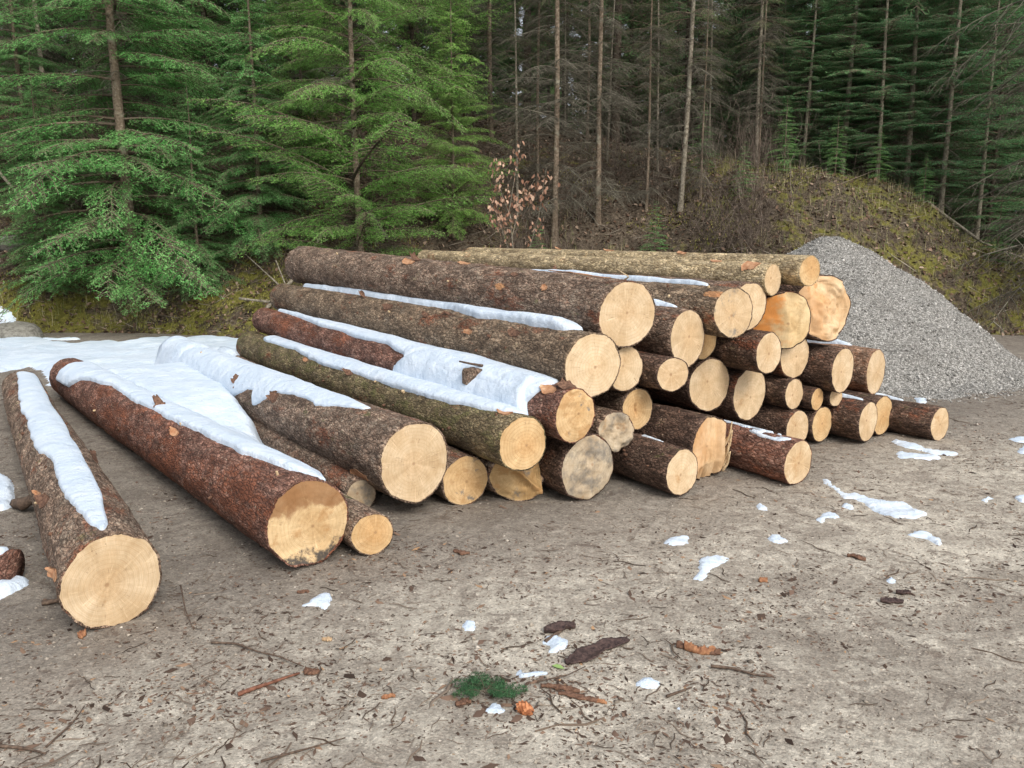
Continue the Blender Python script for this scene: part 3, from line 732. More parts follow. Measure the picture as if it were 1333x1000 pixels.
FIELD = [(-7.889, 11.856), (-6.708, 11.313), (-5.889, 10.75), (-5.818, 11.095), (-5.261, 10.886), (-4.84, 11.313), (-4.54, 10.955), (-4.306, 11.856), (-3.982, 11.54), (-3.643, 12.189), (-2.927, 10.75), (-2.885, 9.295), (-2.596, 7.626), (-4.14, 8.179), (-4.345, 8.062), (-5.131, 9.295), (-5.562, 9.717), (-5.618, 9.502), (-5.554, 9.097), (-5.635, 8.381)]
FIELD = [(a_, min(b_ + .5, float(foot_y(a_)) - .12) if b_ > 10.7 else b_) for a_, b_ in FIELD]
drape('snow_cover', FIELD, [1, 2, 3, 4, 5, 6, 7], .055, None, None, .05, kind='stuff', fill=6, edge=.16, jag=.25, jscale=1.6, seed=9)

# bits of snow on the foot of the bank at the left
def px_patch(cx, cy, w, d_, n, seed):
    q = np.random.RandomState(seed); an = np.linspace(0, 6.283, n, endpoint=False)
    return [(cx + w * (0.6 + .5 * q.rand()) * math.cos(t_), cy + d_ * (0.6 + .5 * q.rand()) * math.sin(t_)) for t_ in an]
for j, (cx, cy, w, d_, lb) in enumerate([(-7.55, 12.25, .38, .14, 'snow patch on the mossy foot of the bank at the left picture edge'),
                                          (-7.05, 12.05, .42, .16, 'flat snow patch among moss just beyond the leftmost part of the snow field'),
                                          (-6.35, 11.75, .35, .12, 'small snow patch at the foot of the bank below the big spruce')]):
    drape('snow_patch', px_patch(cx, cy, w, d_, 12, j), [], .03, lb, 'snow', .03, 'melting snow patches', edge=.06, jag=.04, seed=60 + j)

PATCHES = {
    'a': [(-0.893, 3.35), (-0.861, 3.425), (-0.833, 3.479), (-0.789, 3.479), (-0.773, 3.372), (-0.784, 3.314), (-0.829, 3.343)],
    'b': [(-0.205, 3.149), (-0.189, 3.196), (-0.152, 3.196), (-0.134, 3.136), (-0.157, 3.104), (-0.191, 3.117)],
    'c': [(0.106, 3.035), (0.128, 3.079), (0.169, 3.098), (0.22, 3.048), (0.207, 2.975), (0.161, 2.935), (0.132, 2.946), (0.146, 3.005)],
    'd': [(0.013, 2.807), (0.027, 2.845), (0.049, 2.813), (0.094, 2.823), (0.128, 2.786), (0.092, 2.771), (0.048, 2.765), (0.023, 2.76)],
    'e': [(-0.096, 2.554), (-0.087, 2.59), (-0.061, 2.618), (-0.038, 2.604), (-0.012, 2.572), (-0.042, 2.545), (-0.077, 2.536)],
    'f': [(0.436, 2.74), (0.454, 2.765), (0.494, 2.776), (0.527, 2.745), (0.516, 2.71), (0.467, 2.71), (0.442, 2.725)],
    'g': [(0.529, 2.59), (0.556, 2.613), (0.582, 2.585), (0.569, 2.572), (0.54, 2.581)],
    'h': [(0.82, 3.643), (0.88, 3.757), (0.898, 3.859), (0.945, 3.917), (1.013, 3.937), (1.06, 3.898), (1.029, 3.831), (0.953, 3.775), (0.911, 3.686), (0.87, 3.617)],
    'i': [(0.773, 4.08), (0.82, 4.165), (0.883, 4.221), (0.931, 4.199), (0.911, 4.101), (0.861, 4.048), (0.807, 4.048)],
    'j': [(1.307, 4.122), (1.347, 4.176), (1.391, 4.176), (1.415, 4.09), (1.374, 4.048), (1.319, 4.059)],
    'k': [(2.054, 4.165), (2.104, 4.221), (2.191, 4.21), (2.204, 4.122), (2.183, 4.048), (2.149, 4.027), (2.137, 4.122), (2.088, 4.144)],
    'l': [(1.932, 5.044), (1.968, 5.156), (2.017, 5.156), (1.983, 5.013), (2.006, 4.877), (2.083, 4.862), (2.123, 4.79), (2.189, 4.734), (2.286, 4.72), (2.298, 4.611), (2.33, 4.495), (2.218, 4.42), (2.113, 4.433), (2.069, 4.508), (2.044, 4.559), (2.041, 4.679), (2.029, 4.762), (1.952, 4.762), (1.962, 4.906)],
    'm': [(1.665, 4.408), (1.721, 4.495), (1.791, 4.546), (1.827, 4.457), (1.778, 4.396), (1.737, 4.42), (1.672, 4.336)],
    'n': [(1.397, 4.638), (1.435, 4.692), (1.465, 4.598), (1.444, 4.559), (1.404, 4.585)],
    'o': [(1.693, 3.601), (1.732, 3.626), (1.753, 3.601), (1.727, 3.567), (1.693, 3.576)],
    'p': [(2.799, 6.073), (2.864, 6.14), (2.933, 6.028), (2.974, 5.857), (3.107, 5.816), (3.168, 5.775), (3.073, 5.695), (2.958, 5.735), (2.889, 5.816), (2.815, 5.857)],
    'q': [(2.678, 5.735), (2.745, 5.775), (2.805, 5.695), (2.967, 5.675), (2.94, 5.579), (2.82, 5.56), (2.707, 5.598), (2.652, 5.617)],
    'r': [(3.723, 6.163), (3.841, 6.256), (3.947, 6.209), (3.864, 6.073), (3.737, 6.05)],
    's': [(3.583, 5.816), (3.701, 5.942), (3.785, 5.942), (3.66, 5.735), (3.567, 5.715)],
    't': [(2.743, 4.734), (2.817, 4.804), (2.826, 4.762), (2.769, 4.692)],
    'u': [(2.965, 4.776), (3.058, 4.833), (3.07, 4.762), (2.975, 4.679), (2.947, 4.706)],
    'v': [(3.998, 8.954), (4.165, 9.146), (4.334, 9.295), (4.262, 8.954), (4.088, 8.68), (3.98, 8.725)],
    'w': [(-3.344, 5.189), (-3.246, 5.189), (-3.112, 5.06), (-2.971, 4.833), (-2.864, 4.625), (-2.886, 4.559), (-2.96, 4.559)],
    'x': [(-2.371, 3.535), (-2.3, 3.559), (-2.251, 3.643), (-2.177, 3.592), (-2.186, 3.511), (-2.218, 3.433), (-2.253, 3.343)],
    'y': [(3.74, 7.695), (3.83, 7.66), (3.769, 7.49), (3.641, 7.424)],
    'z': [(1.891, 4.625), (1.935, 4.692), (1.966, 4.625), (1.932, 4.572)],
}
PL = {
 'a': 'fist-sized snow patch on the dirt in front of the muddy-ended log', 'b': 'tiny round snow patch nearest to the left of the crumpled dark bark',
 'c': 'ragged snow patch just left of the long dark piece of bark', 'd': 'narrow snow patch above the green spruce sprig',
 'e': 'snow lump lying against the green spruce sprig', 'f': 'small snow patch below the splintered orange-brown wood piece',
 'g': 'tiny snow crumb beside the short dark stick', 'h': 'forked snow patch in the middle of the yard, left of the shallow sandy hollow',
 'i': 'snow patch halfway between the forked patch and the splintered log end', 'j': 'small oval snow patch behind the sandy hollow',
 'k': 'curved snow patch in front of the long winding snow streak', 'l': 'long winding snow streak on the yard right of the stack',
 'm': 'lacy snow patch left of the broad end of the winding streak', 'n': 'small snow scrap behind the lacy patch, nearest the stack',
 'o': 'single tiny snow crumb on the open yard at the right', 'p': 'snow streak beside the last ground log, far one of a pair',
 'q': 'snow streak beside the last ground log, near one of a pair', 'r': 'far snow patch at the right picture edge on reddish soil',
 's': 'near snow patch at the right picture edge on reddish soil', 't': 'small snow crumb at the right, left of the edge patch',
 'u': 'snow crumb cut by the right picture edge behind the open yard', 'v': 'snow patch at the toe of the gravel heap',
 'w': 'thick snow lump at the left picture edge beside the log lying apart', 'x': 'snow spilling from the bark-edged log piece at the left picture edge',
 'y': 'small snow patch just beyond the last ground log', 'z': 'thin snow scrap under the winding streak'}
for j, (k, poly) in enumerate(PATCHES.items()):
    big = k in 'wx'
    c = np.array(poly).mean(0); dist = c[1]
    drape('snow_patch', poly, [], .05 if big else .012, PL[k], 'snow', .012 if dist < 5 else .02, 'melting snow patches', edge=.05 if big else .018, jag=.018, jscale=34, seed=70 + j)

# ------------------------------------------------------------------ scattered pieces
ICO_V = np.array([(0, 0, -1), (.72, -.53, -.45), (-.28, -.85, -.45), (-.89, 0, -.45), (-.28, .85, -.45), (.72, .53, -.45), (.28, -.85, .45), (-.72, -.53, .45), (-.72, .53, .45), (.28, .85, .45), (.89, 0, .45), (0, 0, 1)])
ICO_F = np.array([(0, 1, 2), (1, 0, 5), (0, 2, 3), (0, 3, 4), (0, 4, 5), (1, 5, 10), (2, 1, 6), (3, 2, 7), (4, 3, 8), (5, 4, 9), (1, 10, 6), (2, 6, 7), (3, 7, 8), (4, 8, 9), (5, 9, 10), (6, 10, 11), (7, 6, 11), (8, 7, 11), (9, 8, 11), (10, 9, 11)])
OCT_V = np.array([(1, 0, 0), (-1, 0, 0), (0, 1, 0), (0, -1, 0), (0, 0, 1), (0, 0, -1)], float)
OCT_F = np.array([(0, 2, 4), (2, 1, 4), (1, 3, 4), (3, 0, 4), (2, 0, 5), (1, 2, 5), (3, 1, 5), (0, 3, 5)])
BOX_V = np.array([(x, y, z) for x in (-1, 1) for y in (-1, 1) for z in (-1, 1)], float)
BOX_F = np.array([(0, 1, 3, 2), (4, 6, 7, 5), (0, 4, 5, 1), (2, 3, 7, 6), (0, 2, 6, 4), (1, 5, 7, 3)])

SHARD_V = np.array([(1, .1, 0), (-1, -.2, 0), (.2, 1, .3), (-.1, -1, .2), (0, .1, 1.6)]); SHARD_F = np.array([(0, 2, 4), (2, 1, 4), (1, 3, 4), (3, 0, 4)])
def rotz(a_):
    c, s = np.cos(a_), np.sin(a_); z = np.zeros_like(c); o = np.ones_like(c)
    return np.stack([np.stack([c, -s, z], -1), np.stack([s, c, z], -1), np.stack([z, z, o], -1)], -2)
def rotx(a_):
    c, s = np.cos(a_), np.sin(a_); z = np.zeros_like(c); o = np.ones_like(c)
    return np.stack([np.stack([o, z, z], -1), np.stack([z, c, -s], -1), np.stack([z, s, c], -1)], -2)
def roty(a_):
    c, s = np.cos(a_), np.sin(a_); z = np.zeros_like(c); o = np.ones_like(c)
    return np.stack([np.stack([c, z, s], -1), np.stack([z, o, z], -1), np.stack([-s, z, c], -1)], -2)

def scatter(BV, BF, pos, scl, rot, jit=0.0):
    n = len(pos); V = np.repeat(BV[None], n, 0)
    if jit: V = V * (1 + jit * rng.uniform(-1, 1, V.shape))
    V = V * scl[:, None, :]
    V = np.einsum('nij,nkj->nki', rot, V) + pos[:, None, :]
    F = BF[None] + (np.arange(n) * len(BV))[:, None, None]
    return V.reshape(-1, 3), F.reshape(-1, BF.shape[1])

def visible_xy(n, y0, y1, power=1.0, spread=.66):
    y = y0 + (y1 - y0) * rng.rand(n) ** power
    return rng.uniform(-1, 1, n) * (y * spread + .3), y
PEBBLE = simple('pebble', [(0, (.12, .10, .08)), (.4, (.24, .205, .165)), (.85, (.38, .335, .275)), (1, (.55, .50, .43))], .85)
CHIP = simple('bark_chip', [(0, (.035, .022, .016)), (.45, (.09, .058, .042)), (.8, (.17, .11, .08)), (.96, (.26, .17, .11)), (1, (.42, .26, .14))], .85)
TWIG = simple('dead_twig', [(0, (.05, .035, .025)), (.5, (.13, .095, .07)), (1, (.24, .19, .145))], .9)
x, y = visible_xy(12000, 1.9, 8.5, 1.5)
s = rng.gamma(1.6, .0012, len(x)) + .0018; s = np.minimum(s, .014) * (1 + .05 * y)
sc = np.stack([s * rng.uniform(.8, 1.5, len(s)), s, s * rng.uniform(.4, .8, len(s))], -1)
V, F = scatter(OCT_V, OCT_F, np.stack([x, y, ground_z(x, y) + s * .05], -1), sc, rotz(rng.uniform(0, 6.28, len(s))), .25)
props(link('gravel_litter', mesh_np('gravel_litter', V, F, PEBBLE)), kind='stuff')
# bark crumbs and needles, clumped
x, y = visible_xy(60000, 1.9, 9, 1.4)
m = fbm(x * 2.6, y * 2.6, 77, 4, .65) + .25 * rng.rand(len(x)) > .24
m |= rng.rand(len(x)) < .06
x, y = x[m][:22000], y[m][:22000]
for cx, cy, sx_, sy_, n_ in [(.15, 2.85, .38, .22, 1500), (-1.1, 2.55, .45, .22, 1100), (1.6, 3.35, .4, .2, 800), (2.6, 4.6, .8, .4, 900), (-.2, 3.9, .8, .25, 900), (3.6, 6.4, .6, .6, 900)]:
    x = np.concatenate([x, cx + sx_ * rng.randn(n_)]); y = np.concatenate([y, np.clip(cy + sy_ * rng.randn(n_), 1.9, 12)])
L_ = rng.gamma(1.3, .0042, len(x)) + .002; L_ = np.minimum(L_, .04)
sc = np.stack([L_, L_ * rng.uniform(.12, .6, len(L_)), L_ * .07 + .0008], -1)
V, F = scatter(SHARD_V, SHARD_F, np.stack([x, y, ground_z(x, y) + .001], -1), sc, rotz(rng.uniform(0, 6.28, len(L_))) @ rotx(rng.normal(0, .25, len(L_))) @ roty(rng.normal(0, .12, len(L_))), .3)
props(link('bark_litter', mesh_np('bark_litter', V, F, CHIP)), kind='stuff')

def stick_mesh(pts, r0, r1, sides=6, seed=0, knots=.15):
    pts = np.array(pts, float); q = np.random.RandomState(seed)
    # resample
    seg = np.linalg.norm(np.diff(pts, axis=0), axis=1); cum = np.concatenate([[0], np.cumsum(seg)]); n = max(6, len(pts) * 4)
    tt = np.linspace(0, cum[-1], n); P = np.stack([np.interp(tt, cum, pts[:, k]) for k in range(3)], -1)
    T_ = np.gradient(P, axis=0); T_ /= np.linalg.norm(T_, axis=1)[:, None] + 1e-9
    up = np.array([0, 0, 1.]) if abs(T_[0][2]) < .9 else np.array([1., 0, 0])
    A = np.cross(T_, up); A /= np.linalg.norm(A, axis=1)[:, None] + 1e-9; B = np.cross(T_, A)
    ph = np.linspace(0, 6.283, sides, endpoint=False); R_ = np.linspace(r0, r1, n)[:, None] * (1 + knots * q.uniform(-1, 1, (n, 1)))
    V = P[:, None, :] + R_[..., None] * (np.cos(ph)[None, :, None] * A[:, None] + np.sin(ph)[None, :, None] * B[:, None])
    V = V.reshape(-1, 3); F = grid_faces(sides, n, True)
    V = np.concatenate([V, P[:1], P[-1:]]); i = np.arange(sides); b = (n - 1) * sides
    tri = np.concatenate([np.stack([(i + 1) % sides, i, np.full(sides, len(V) - 2)], -1), np.stack([b + i, b + (i + 1) % sides, np.full(sides, len(V) - 1)], -1)])
    return V, F, tri
STICK = NT('stick', .85); _v = STICK.obj(); STICK = STICK.color(STICK.ramp(STICK.noise(_v, 60, 4), [(.3, (.045, .03, .022)), (.6, (.13, .09, .065)), (.8, (.24, .18, .13))]))
REDSTICK = NT('red_stick', .8); _v = REDSTICK.obj(); REDSTICK = REDSTICK.color(REDSTICK.ramp(REDSTICK.noise(_v, 50, 4), [(.3, (.09, .035, .02)), (.6, (.24, .11, .07)), (.8, (.36, .2, .13))]))
def stick(xy, r, label, mat=None, lift=.01, name='twig', cat='twig', r1=None):
    mat = mat or STICK
    P = [(px_, py_, float(surf_z(px_, py_)) + (lift if not isinstance(lift, (list, tuple)) else lift[j])) for j, (px_, py_) in enumerate(xy)]
    V, F, tri = stick_mesh(P, r, r1 or r * .5, seed=len(P)); c = np.array(P[0])
    return props(link(name, mesh_np(name, V - c, [F, tri], mat, smooth=True), loc=tuple(c)), label, cat)

def slab(name, pts, thick, mat, label, cat, seed=0, curl=.0, lift=.004, rot=0, ny=9, nx=26, rough=.004):
    """irregular plate of bark/wood between two ground points, width profile given"""
    (x0, y0), (x1, y1), width = pts
    d = np.array([x1 - x0, y1 - y0]); L_ = np.linalg.norm(d); d /= L_; n_ = np.array([-d[1], d[0]])
    q = np.random.RandomState(seed)
    u = np.linspace(0, 1, nx); v = np.linspace(-1, 1, ny)
    W = width * (np.clip(np.sin(np.pi * np.clip(u * .94 + .03, 0, 1)), 0.08, 1) ** .55) * (1 + .35 * vnoise(u * 7, u * 0, seed))
    off = width * .5 * vnoise(u * 3, u * 0 + 4, seed + 1)
    U, Vv = np.meshgrid(u, v, indexing='ij')
    lat = off[:, None] + W[:, None] * Vv * (1 + .12 * vnoise(U * 20, Vv * 1.5 + 9, seed + 2))
    X = x0 + d[0] * U * L_ + n_[0] * lat; Y = y0 + d[1] * U * L_ + n_[1] * lat
    top = thick * (1 - .75 * Vv ** 2) * (1 + .5 * vnoise(U * 16, Vv * 3, seed + 3)) + curl * Vv ** 2 + rough * fbm(U * 30, Vv * 5, seed + 4, 3)
    gz = ground_z(X, Y); zt = gz + lift + top; zb = gz + lift + curl * Vv ** 2 - .004
    edge_ = (np.abs(Vv) == 1) | (U == 0) | (U == 1)
    V = np.concatenate([np.stack([X, Y, zt], -1).reshape(-1, 3), np.stack([X, Y, zb], -1).reshape(-1, 3)])
    F = grid_faces(ny, nx); b = nx * ny; Fb = F[:, ::-1] + b
    idx = np.arange(nx * ny).reshape(nx, ny); loop_ = np.concatenate([idx[:, 0], idx[-1, 1:], idx[::-1, -1][1:], idx[0, ::-1][1:]])
    sf = np.stack([loop_[:-1], loop_[1:], loop_[1:] + b, loop_[:-1] + b], -1)
    c = V.mean(0); c[2] = V[:, 2].min()
    return props(link(name, mesh_np(name, V - c, [F, Fb, sf], mat), loc=tuple(c)), label, cat)

def flat_mat(name, a_, b_, scale=70, rough=.85, third=None, b3=.7):
    t = NT(name, rough); v = t.obj(); n_ = t.noise(v, scale, 5, .7)
    st = [(.35, a_), (.62, b_)] + ([(b3, third)] if third else [])
    c = t.ramp(n_, st); t.bump(n_, .8, .004); return t.color(c)
DARKBARK = flat_mat('loose_dark_bark', (.025, .016, .016), (.095, .06, .052), 60, .7)
BROWNBARK = flat_mat('loose_brown_bark', (.06, .03, .02), (.20, .11, .07), 60, .85, (.3, .2, .13))
ORANGEW = flat_mat('orange_splinter', (.20, .085, .045), (.38, .19, .095), 50, .8, (.55, .38, .25))
I = {
    'bark1a': (0.194, 2.867),
    'bark1b': (0.451, 3.054),
    'bark2a': (0.073, 3.189),
    'bark2b': (0.251, 3.149),
    'orange1a': (0.629, 2.993),
    'orange1b': (0.79, 2.952),
    'stick1a': (0.726, 2.84),
    'stick1b': (0.931, 2.755),
    'sprig': (-0.09, 2.627),
    'cone': (0.05, 2.545),
    'leaf': (0.169, 2.829),
    'bk3a': (0.063, 2.695),
    'bk3b': (0.182, 2.67),
    'bk4a': (0.188, 2.646),
    'bk4b': (0.322, 2.613),
    'chipA': (-1.691, 3.079),
    'chipB': (1.144, 3.617),
    'chipC': (-0.424, 2.632),
    'tw1a': (-1.159, 3.011),
    'tw1b': (-0.964, 2.952),
    'tw1c': (-0.762, 2.84),
    'tw2a': (-0.943, 2.656),
    'tw2b': (-0.855, 2.72),
    'tw2c': (-0.766, 2.797),
    'tw3a': (-1.455, 3.479),
    'tw3b': (-1.356, 3.271),
    'tw3c': (-1.269, 3.123),
    'tw4a': (-0.751, 2.271),
    'tw4b': (-0.629, 2.338),
    'tw4c': (-0.521, 2.389),
    'stk5a': (0.531, 2.646),
    'stk5b': (0.626, 2.695),
    'bk6': (1.708, 3.456),
    'bk7': (1.624, 3.38),
    'twf1': (0.925, 3.704),
    'tw6a': (-1.592, 2.369),
    'tw6b': (-1.432, 2.338),
    'stub1': (-2.734, 4.52),
    'stub2': (-1.946, 3.38),
    'tw7a': (-1.453, 2.377),
    'tw7b': (-1.439, 2.59),
    'rim': (1.213, 3.766),
    'wood': (-0.726, 3.06),
    'chipD': (-0.921, 3.495),
    'bk8': (-0.251, 3.917),
    'gs': (18.108, 60.499),
    'ge': (6.083, 10.118),
    'gf': (2.736, 6.451),
}
slab('bark_piece', (I['bark1a'], I['bark1b'], .040), .006, DARKBARK, 'long dark scaly piece of bark on the yard, tapering to a narrow tail', 'bark', 5, .012, rough=.008, ny=13, nx=40)
slab('bark_piece', (I['bark2b'], (I['bark2b'][0] - .12, I['bark2b'][1] - .05), .022), .008, DARKBARK, 'crumpled dark bark scrap behind the ragged snow patch', 'bark', 6, .02)
slab('bark_piece', ((.10, 2.70), (.235, 2.672), .014), .01, BROWNBARK, 'brown strip of bark right of the narrow snow patch, far one of two', 'bark', 7, .004)
slab('bark_piece', ((.16, 2.655), (.29, 2.618), .013), .009, BROWNBARK, 'brown strip of bark nearest the orange chip', 'bark', 8, .004)
slab('wood_chip', ((.262, 2.628), (.322, 2.612), .006), .007, ORANGEW, 'orange wood chip at the end of the brown bark strips', 'wood chip', 9)
slab('wood_splinter', (I['orange1a'], I['orange1b'], .016), .016, BROWNBARK, 'brown broken piece of wood with an orange torn side, right of the long dark bark', 'wood', 10, .0, rough=.008)
slab('wood_chip', ((.655, 2.975), (.77, 2.952), .007), .026, ORANGEW, 'orange torn wood lying on the brown broken piece', 'wood chip', 11)
slab('wood_chip', ((I['chipA'][0] - .012, I['chipA'][1] - .01), (I['chipA'][0] + .014, I['chipA'][1] + .008), .012), .018, ORANGEW, 'small orange wood chip in front of the log lying apart', 'wood chip', 12)
slab('wood_chip', ((I['chipB'][0] - .022, I['chipB'][1] - .01), (I['chipB'][0] + .022, I['chipB'][1] + .014), .012), .014, ORANGEW, 'orange chip beside the sandy hollow in the yard', 'wood chip', 13)
slab('wood_chip', ((I['chipC'][0] - .022, I['chipC'][1]), (I['chipC'][0] + .026, I['chipC'][1] + .004), .006), .008, ORANGEW, 'thin orange chip on the dirt left of the green sprig', 'wood chip', 14)
slab('wood_chip', ((I['chipD'][0] - .03, I['chipD'][1]), (I['chipD'][0] + .02, I['chipD'][1] + .015), .010), .008, BROWNBARK, 'small red-brown chip just behind the fist-sized snow patch', 'wood chip', 15)
slab('wood_chip', ((-.745, 3.06), (-.705, 3.065), .012), .007, flat_mat('tan_chip', (.34, .22, .12), (.5, .36, .22)), 'tan wood chip alone on the dirt in front of the fist-sized snow patch', 'wood chip', 16)
for j, (k1, dx_, lb) in enumerate([('bk6', .03, 'dark bark curl in the yard, far one of two at the right'), ('bk7', .045, 'dark bark curl in the yard, near one of two at the right')]):
    slab('bark_piece', ((I[k1][0] - dx_, I[k1][1]), (I[k1][0] + dx_, I[k1][1] - .01), .018), .010, DARKBARK, lb, 'bark', 20 + j, .01)
slab('bark_piece', ((-.29, 3.93), (-.21, 3.90), .018), .008, BROWNBARK, 'brown bark scrap on the darker soil in front of the stained ground log end', 'bark', 23, .006)
slab('bark_piece', ((-.19, 2.58), (-.14, 2.60), .018), .010, BROWNBARK, 'red-brown bark scrap left of the green sprig', 'bark', 24, .004)
slab('bark_piece', ((1.62, 3.86), (1.70, 3.83), .02), .012, BROWNBARK, 'reddish bark scrap in the right half of the yard', 'bark', 25, .006)
slab('bark_piece', ((-.75, 2.83), (-.70, 2.80), .02), .014, BROWNBARK, 'red-brown bark knot at the end of the long twig', 'bark', 26, .004)
stick([I['stick1a'], (.8, 2.82), (.87, 2.775), I['stick1b']], .006, 'brown pointed stick right of the orange-brown broken wood')
stick([I['tw1a'], (-1.06, 3.0), I['tw1b'], (-.86, 2.9), I['tw1c']], .0045, 'long dark curved twig on the dirt at the left', lift=.012)
stick([I['tw2a'], (-.9, 2.69), I['tw2b'], (-.8, 2.77), I['tw2c']], .008, 'reddish stick below the long curved twig', REDSTICK)
stick([I['tw3a'], I['tw3b'], I['tw3c']], .0035, 'thin bent twig right of the log lying apart', lift=[.04, .02, .005])
stick([I['tw4a'], I['tw4b'], I['tw4c']], .004, 'dark twig at the bottom edge of the picture')
stick([I['stk5a'], I['stk5b']], .006, 'short dark stick beside a tiny snow crumb')
stick([I['tw6a'], (-1.5, 2.36), I['tw6b']], .006, 'dark stick at the bottom left corner')
stick([I['tw7a'], (-1.43, 2.5), I['tw7b']], .004, 'thin dark twig pointing away at the bottom left')
stick([(-2.83, 4.60), (-2.74, 4.53), (-2.62, 4.50)], .03, 'dark broken branch stub sticking out beside the log lying apart', lift=[.03, .06, .12], cat='branch stub', name='branch_stub', r1=.04)
stick([(-2.0, 3.36), (-1.9, 3.38), (-1.79, 3.42)], .012, 'dark thin branch stub at the cut end of the log lying apart', lift=[.015, .02, .06], cat='branch stub', name='branch_stub')
stick([(.13, 3.03), (.2, 3.12), (.255, 3.19)], .008, 'short dark stick next to the crumpled bark scrap')
stick([(.09, 2.72), (.2, 2.77), (.27, 2.84)], .003, 'fine twig between the brown strips and the long dark bark')
# bark-edged log piece leaving the frame at the left, carrying snow
def short_piece():
    n = 20; P0 = np.array([-2.48, 3.62]); d = np.array([-.80, -.28]); d /= np.linalg.norm(d)
    V, F, tri = stick_mesh([(-2.24, 3.60, .075), (-2.55, 3.58, .078), (-2.95, 3.55, .08)], .075, .085, 28, 3, .03)
    c = np.array([-2.5, 3.58, 0.0])
    o = props(link('log', mesh_np('log', V - c, [F, tri], BARK['red'], smooth=True), loc=tuple(c)), 'short log piece with orange-edged bark cut off by the left picture edge', 'log')
    return o
short_piece()
drape('snow_patch', [(-2.27, 3.55), (-2.25, 3.62), (-2.4, 3.66), (-2.75, 3.64), (-2.75, 3.50), (-2.4, 3.50)], [], .02, 'snow on the short log piece cut off by the left picture edge', 'snow', .012,
      'melting snow patches', edge=.03, jag=.01, seed=99, level=lambda X, Y: .078 + np.sqrt(np.clip(.08 ** 2 - (Y - 3.585) ** 2, 0, 1)))

# stump of bark with a stick poking out of the drift
def knot():
    lg = LOGOBJ[9][1]; p_ = lg.P + (lg.Q - lg.P) * .165
    c = np.array([p_.x - .10, p_.y - .055, p_.z + .108])
    q = np.linspace(0, 1, 7); ph = np.linspace(0, 6.283, 28, endpoint=False)
    vv = []
    for f_, z in [(1.0, -.05), (1.02, .02), (.97, .036), (.7, .042), (.4, .040), (.15, .043)]:
        rr = .062 * f_ * (1 + .08 * vnoise(ph / 6.283 * 6, ph * 0 + f_ * 3, 4, 6)); vv.append(np.stack([rr * 1.25 * np.cos(ph), rr * np.sin(ph) * .95, np.full(28, z) + .006 * vnoise(ph * 3, ph * 0 + f_ * 9, 7)], -1))
    vv = np.concatenate(vv + [np.array([[0, 0, .044]])]); F = grid_faces(28, 6, True); i = np.arange(28); tri = np.stack([5 * 28 + i, 5 * 28 + (i + 1) % 28, np.full(28, 168)], -1)
    props(link('bark_disc', mesh_np('bark_disc', vv, [F, tri], BARK['mix'], smooth=True), loc=tuple(c)), 'round brown bark knob poking out of the wide snow sheet', 'bark')
    V, F, tri = stick_mesh([(-.10, .07, .075), (-.03, .035, .066), (.05, .0, .058)], .006, .009, 6, 2)
    props(link('stick', mesh_np('stick', V, [F, tri], STICK, smooth=True), loc=tuple(c)), 'short dark stick lying on the bark knob in the snow sheet', 'stick')
knot()

# torn bark tufts and branch stubs on the logs (children of their log)
def torn(k, t, deg, ln, w, h_, mat, seed):
    o, lg = LOGOBJ[k]; q = np.random.RandomState(seed)
    nu, nv = 12, 7; U, Vv = np.meshgrid(np.linspace(0, 1, nu), np.linspace(-1, 1, nv), indexing='ij')
    ph = RAD(deg) + Vv * w / lg.r * (.5 + .5 * np.sin(np.pi * U)) * (1 + .3 * vnoise(U * 5, Vv * 2, seed)); y = t * lg.L + (U - .5) * ln
    lift = h_ * U ** 2 * (1 + .6 * vnoise(U * 4, Vv * 2, seed + 1)) + .004
    r = lg.R(y / lg.L, ph) + lift
    sway = lg.sway(y / lg.L)
    top = np.stack([r * np.sin(ph) + sway, y, r * np.cos(ph)], -1).reshape(-1, 3)
    r2 = r - .004 ; bot = np.stack([r2 * np.sin(ph) + sway, y, r2 * np.cos(ph)], -1).reshape(-1, 3)
    F = grid_faces(nv, nu); b = nu * nv
    idx = np.arange(b).reshape(nu, nv); lp = np.concatenate([idx[:, 0], idx[-1, 1:], idx[::-1, -1][1:], idx[0, ::-1][1:]])
    sf = np.stack([lp[:-1], lp[1:], lp[1:] + b, lp[:-1] + b], -1)
    link('torn_bark', mesh_np('torn_bark', np.concatenate([top, bot]), [F[:, ::-1], F + b, sf], mat), o)
FRESH = flat_mat('fresh_inner_bark', (.34, .15, .07), (.50, .29, .165), 30, .8, (.62, .44, .29))
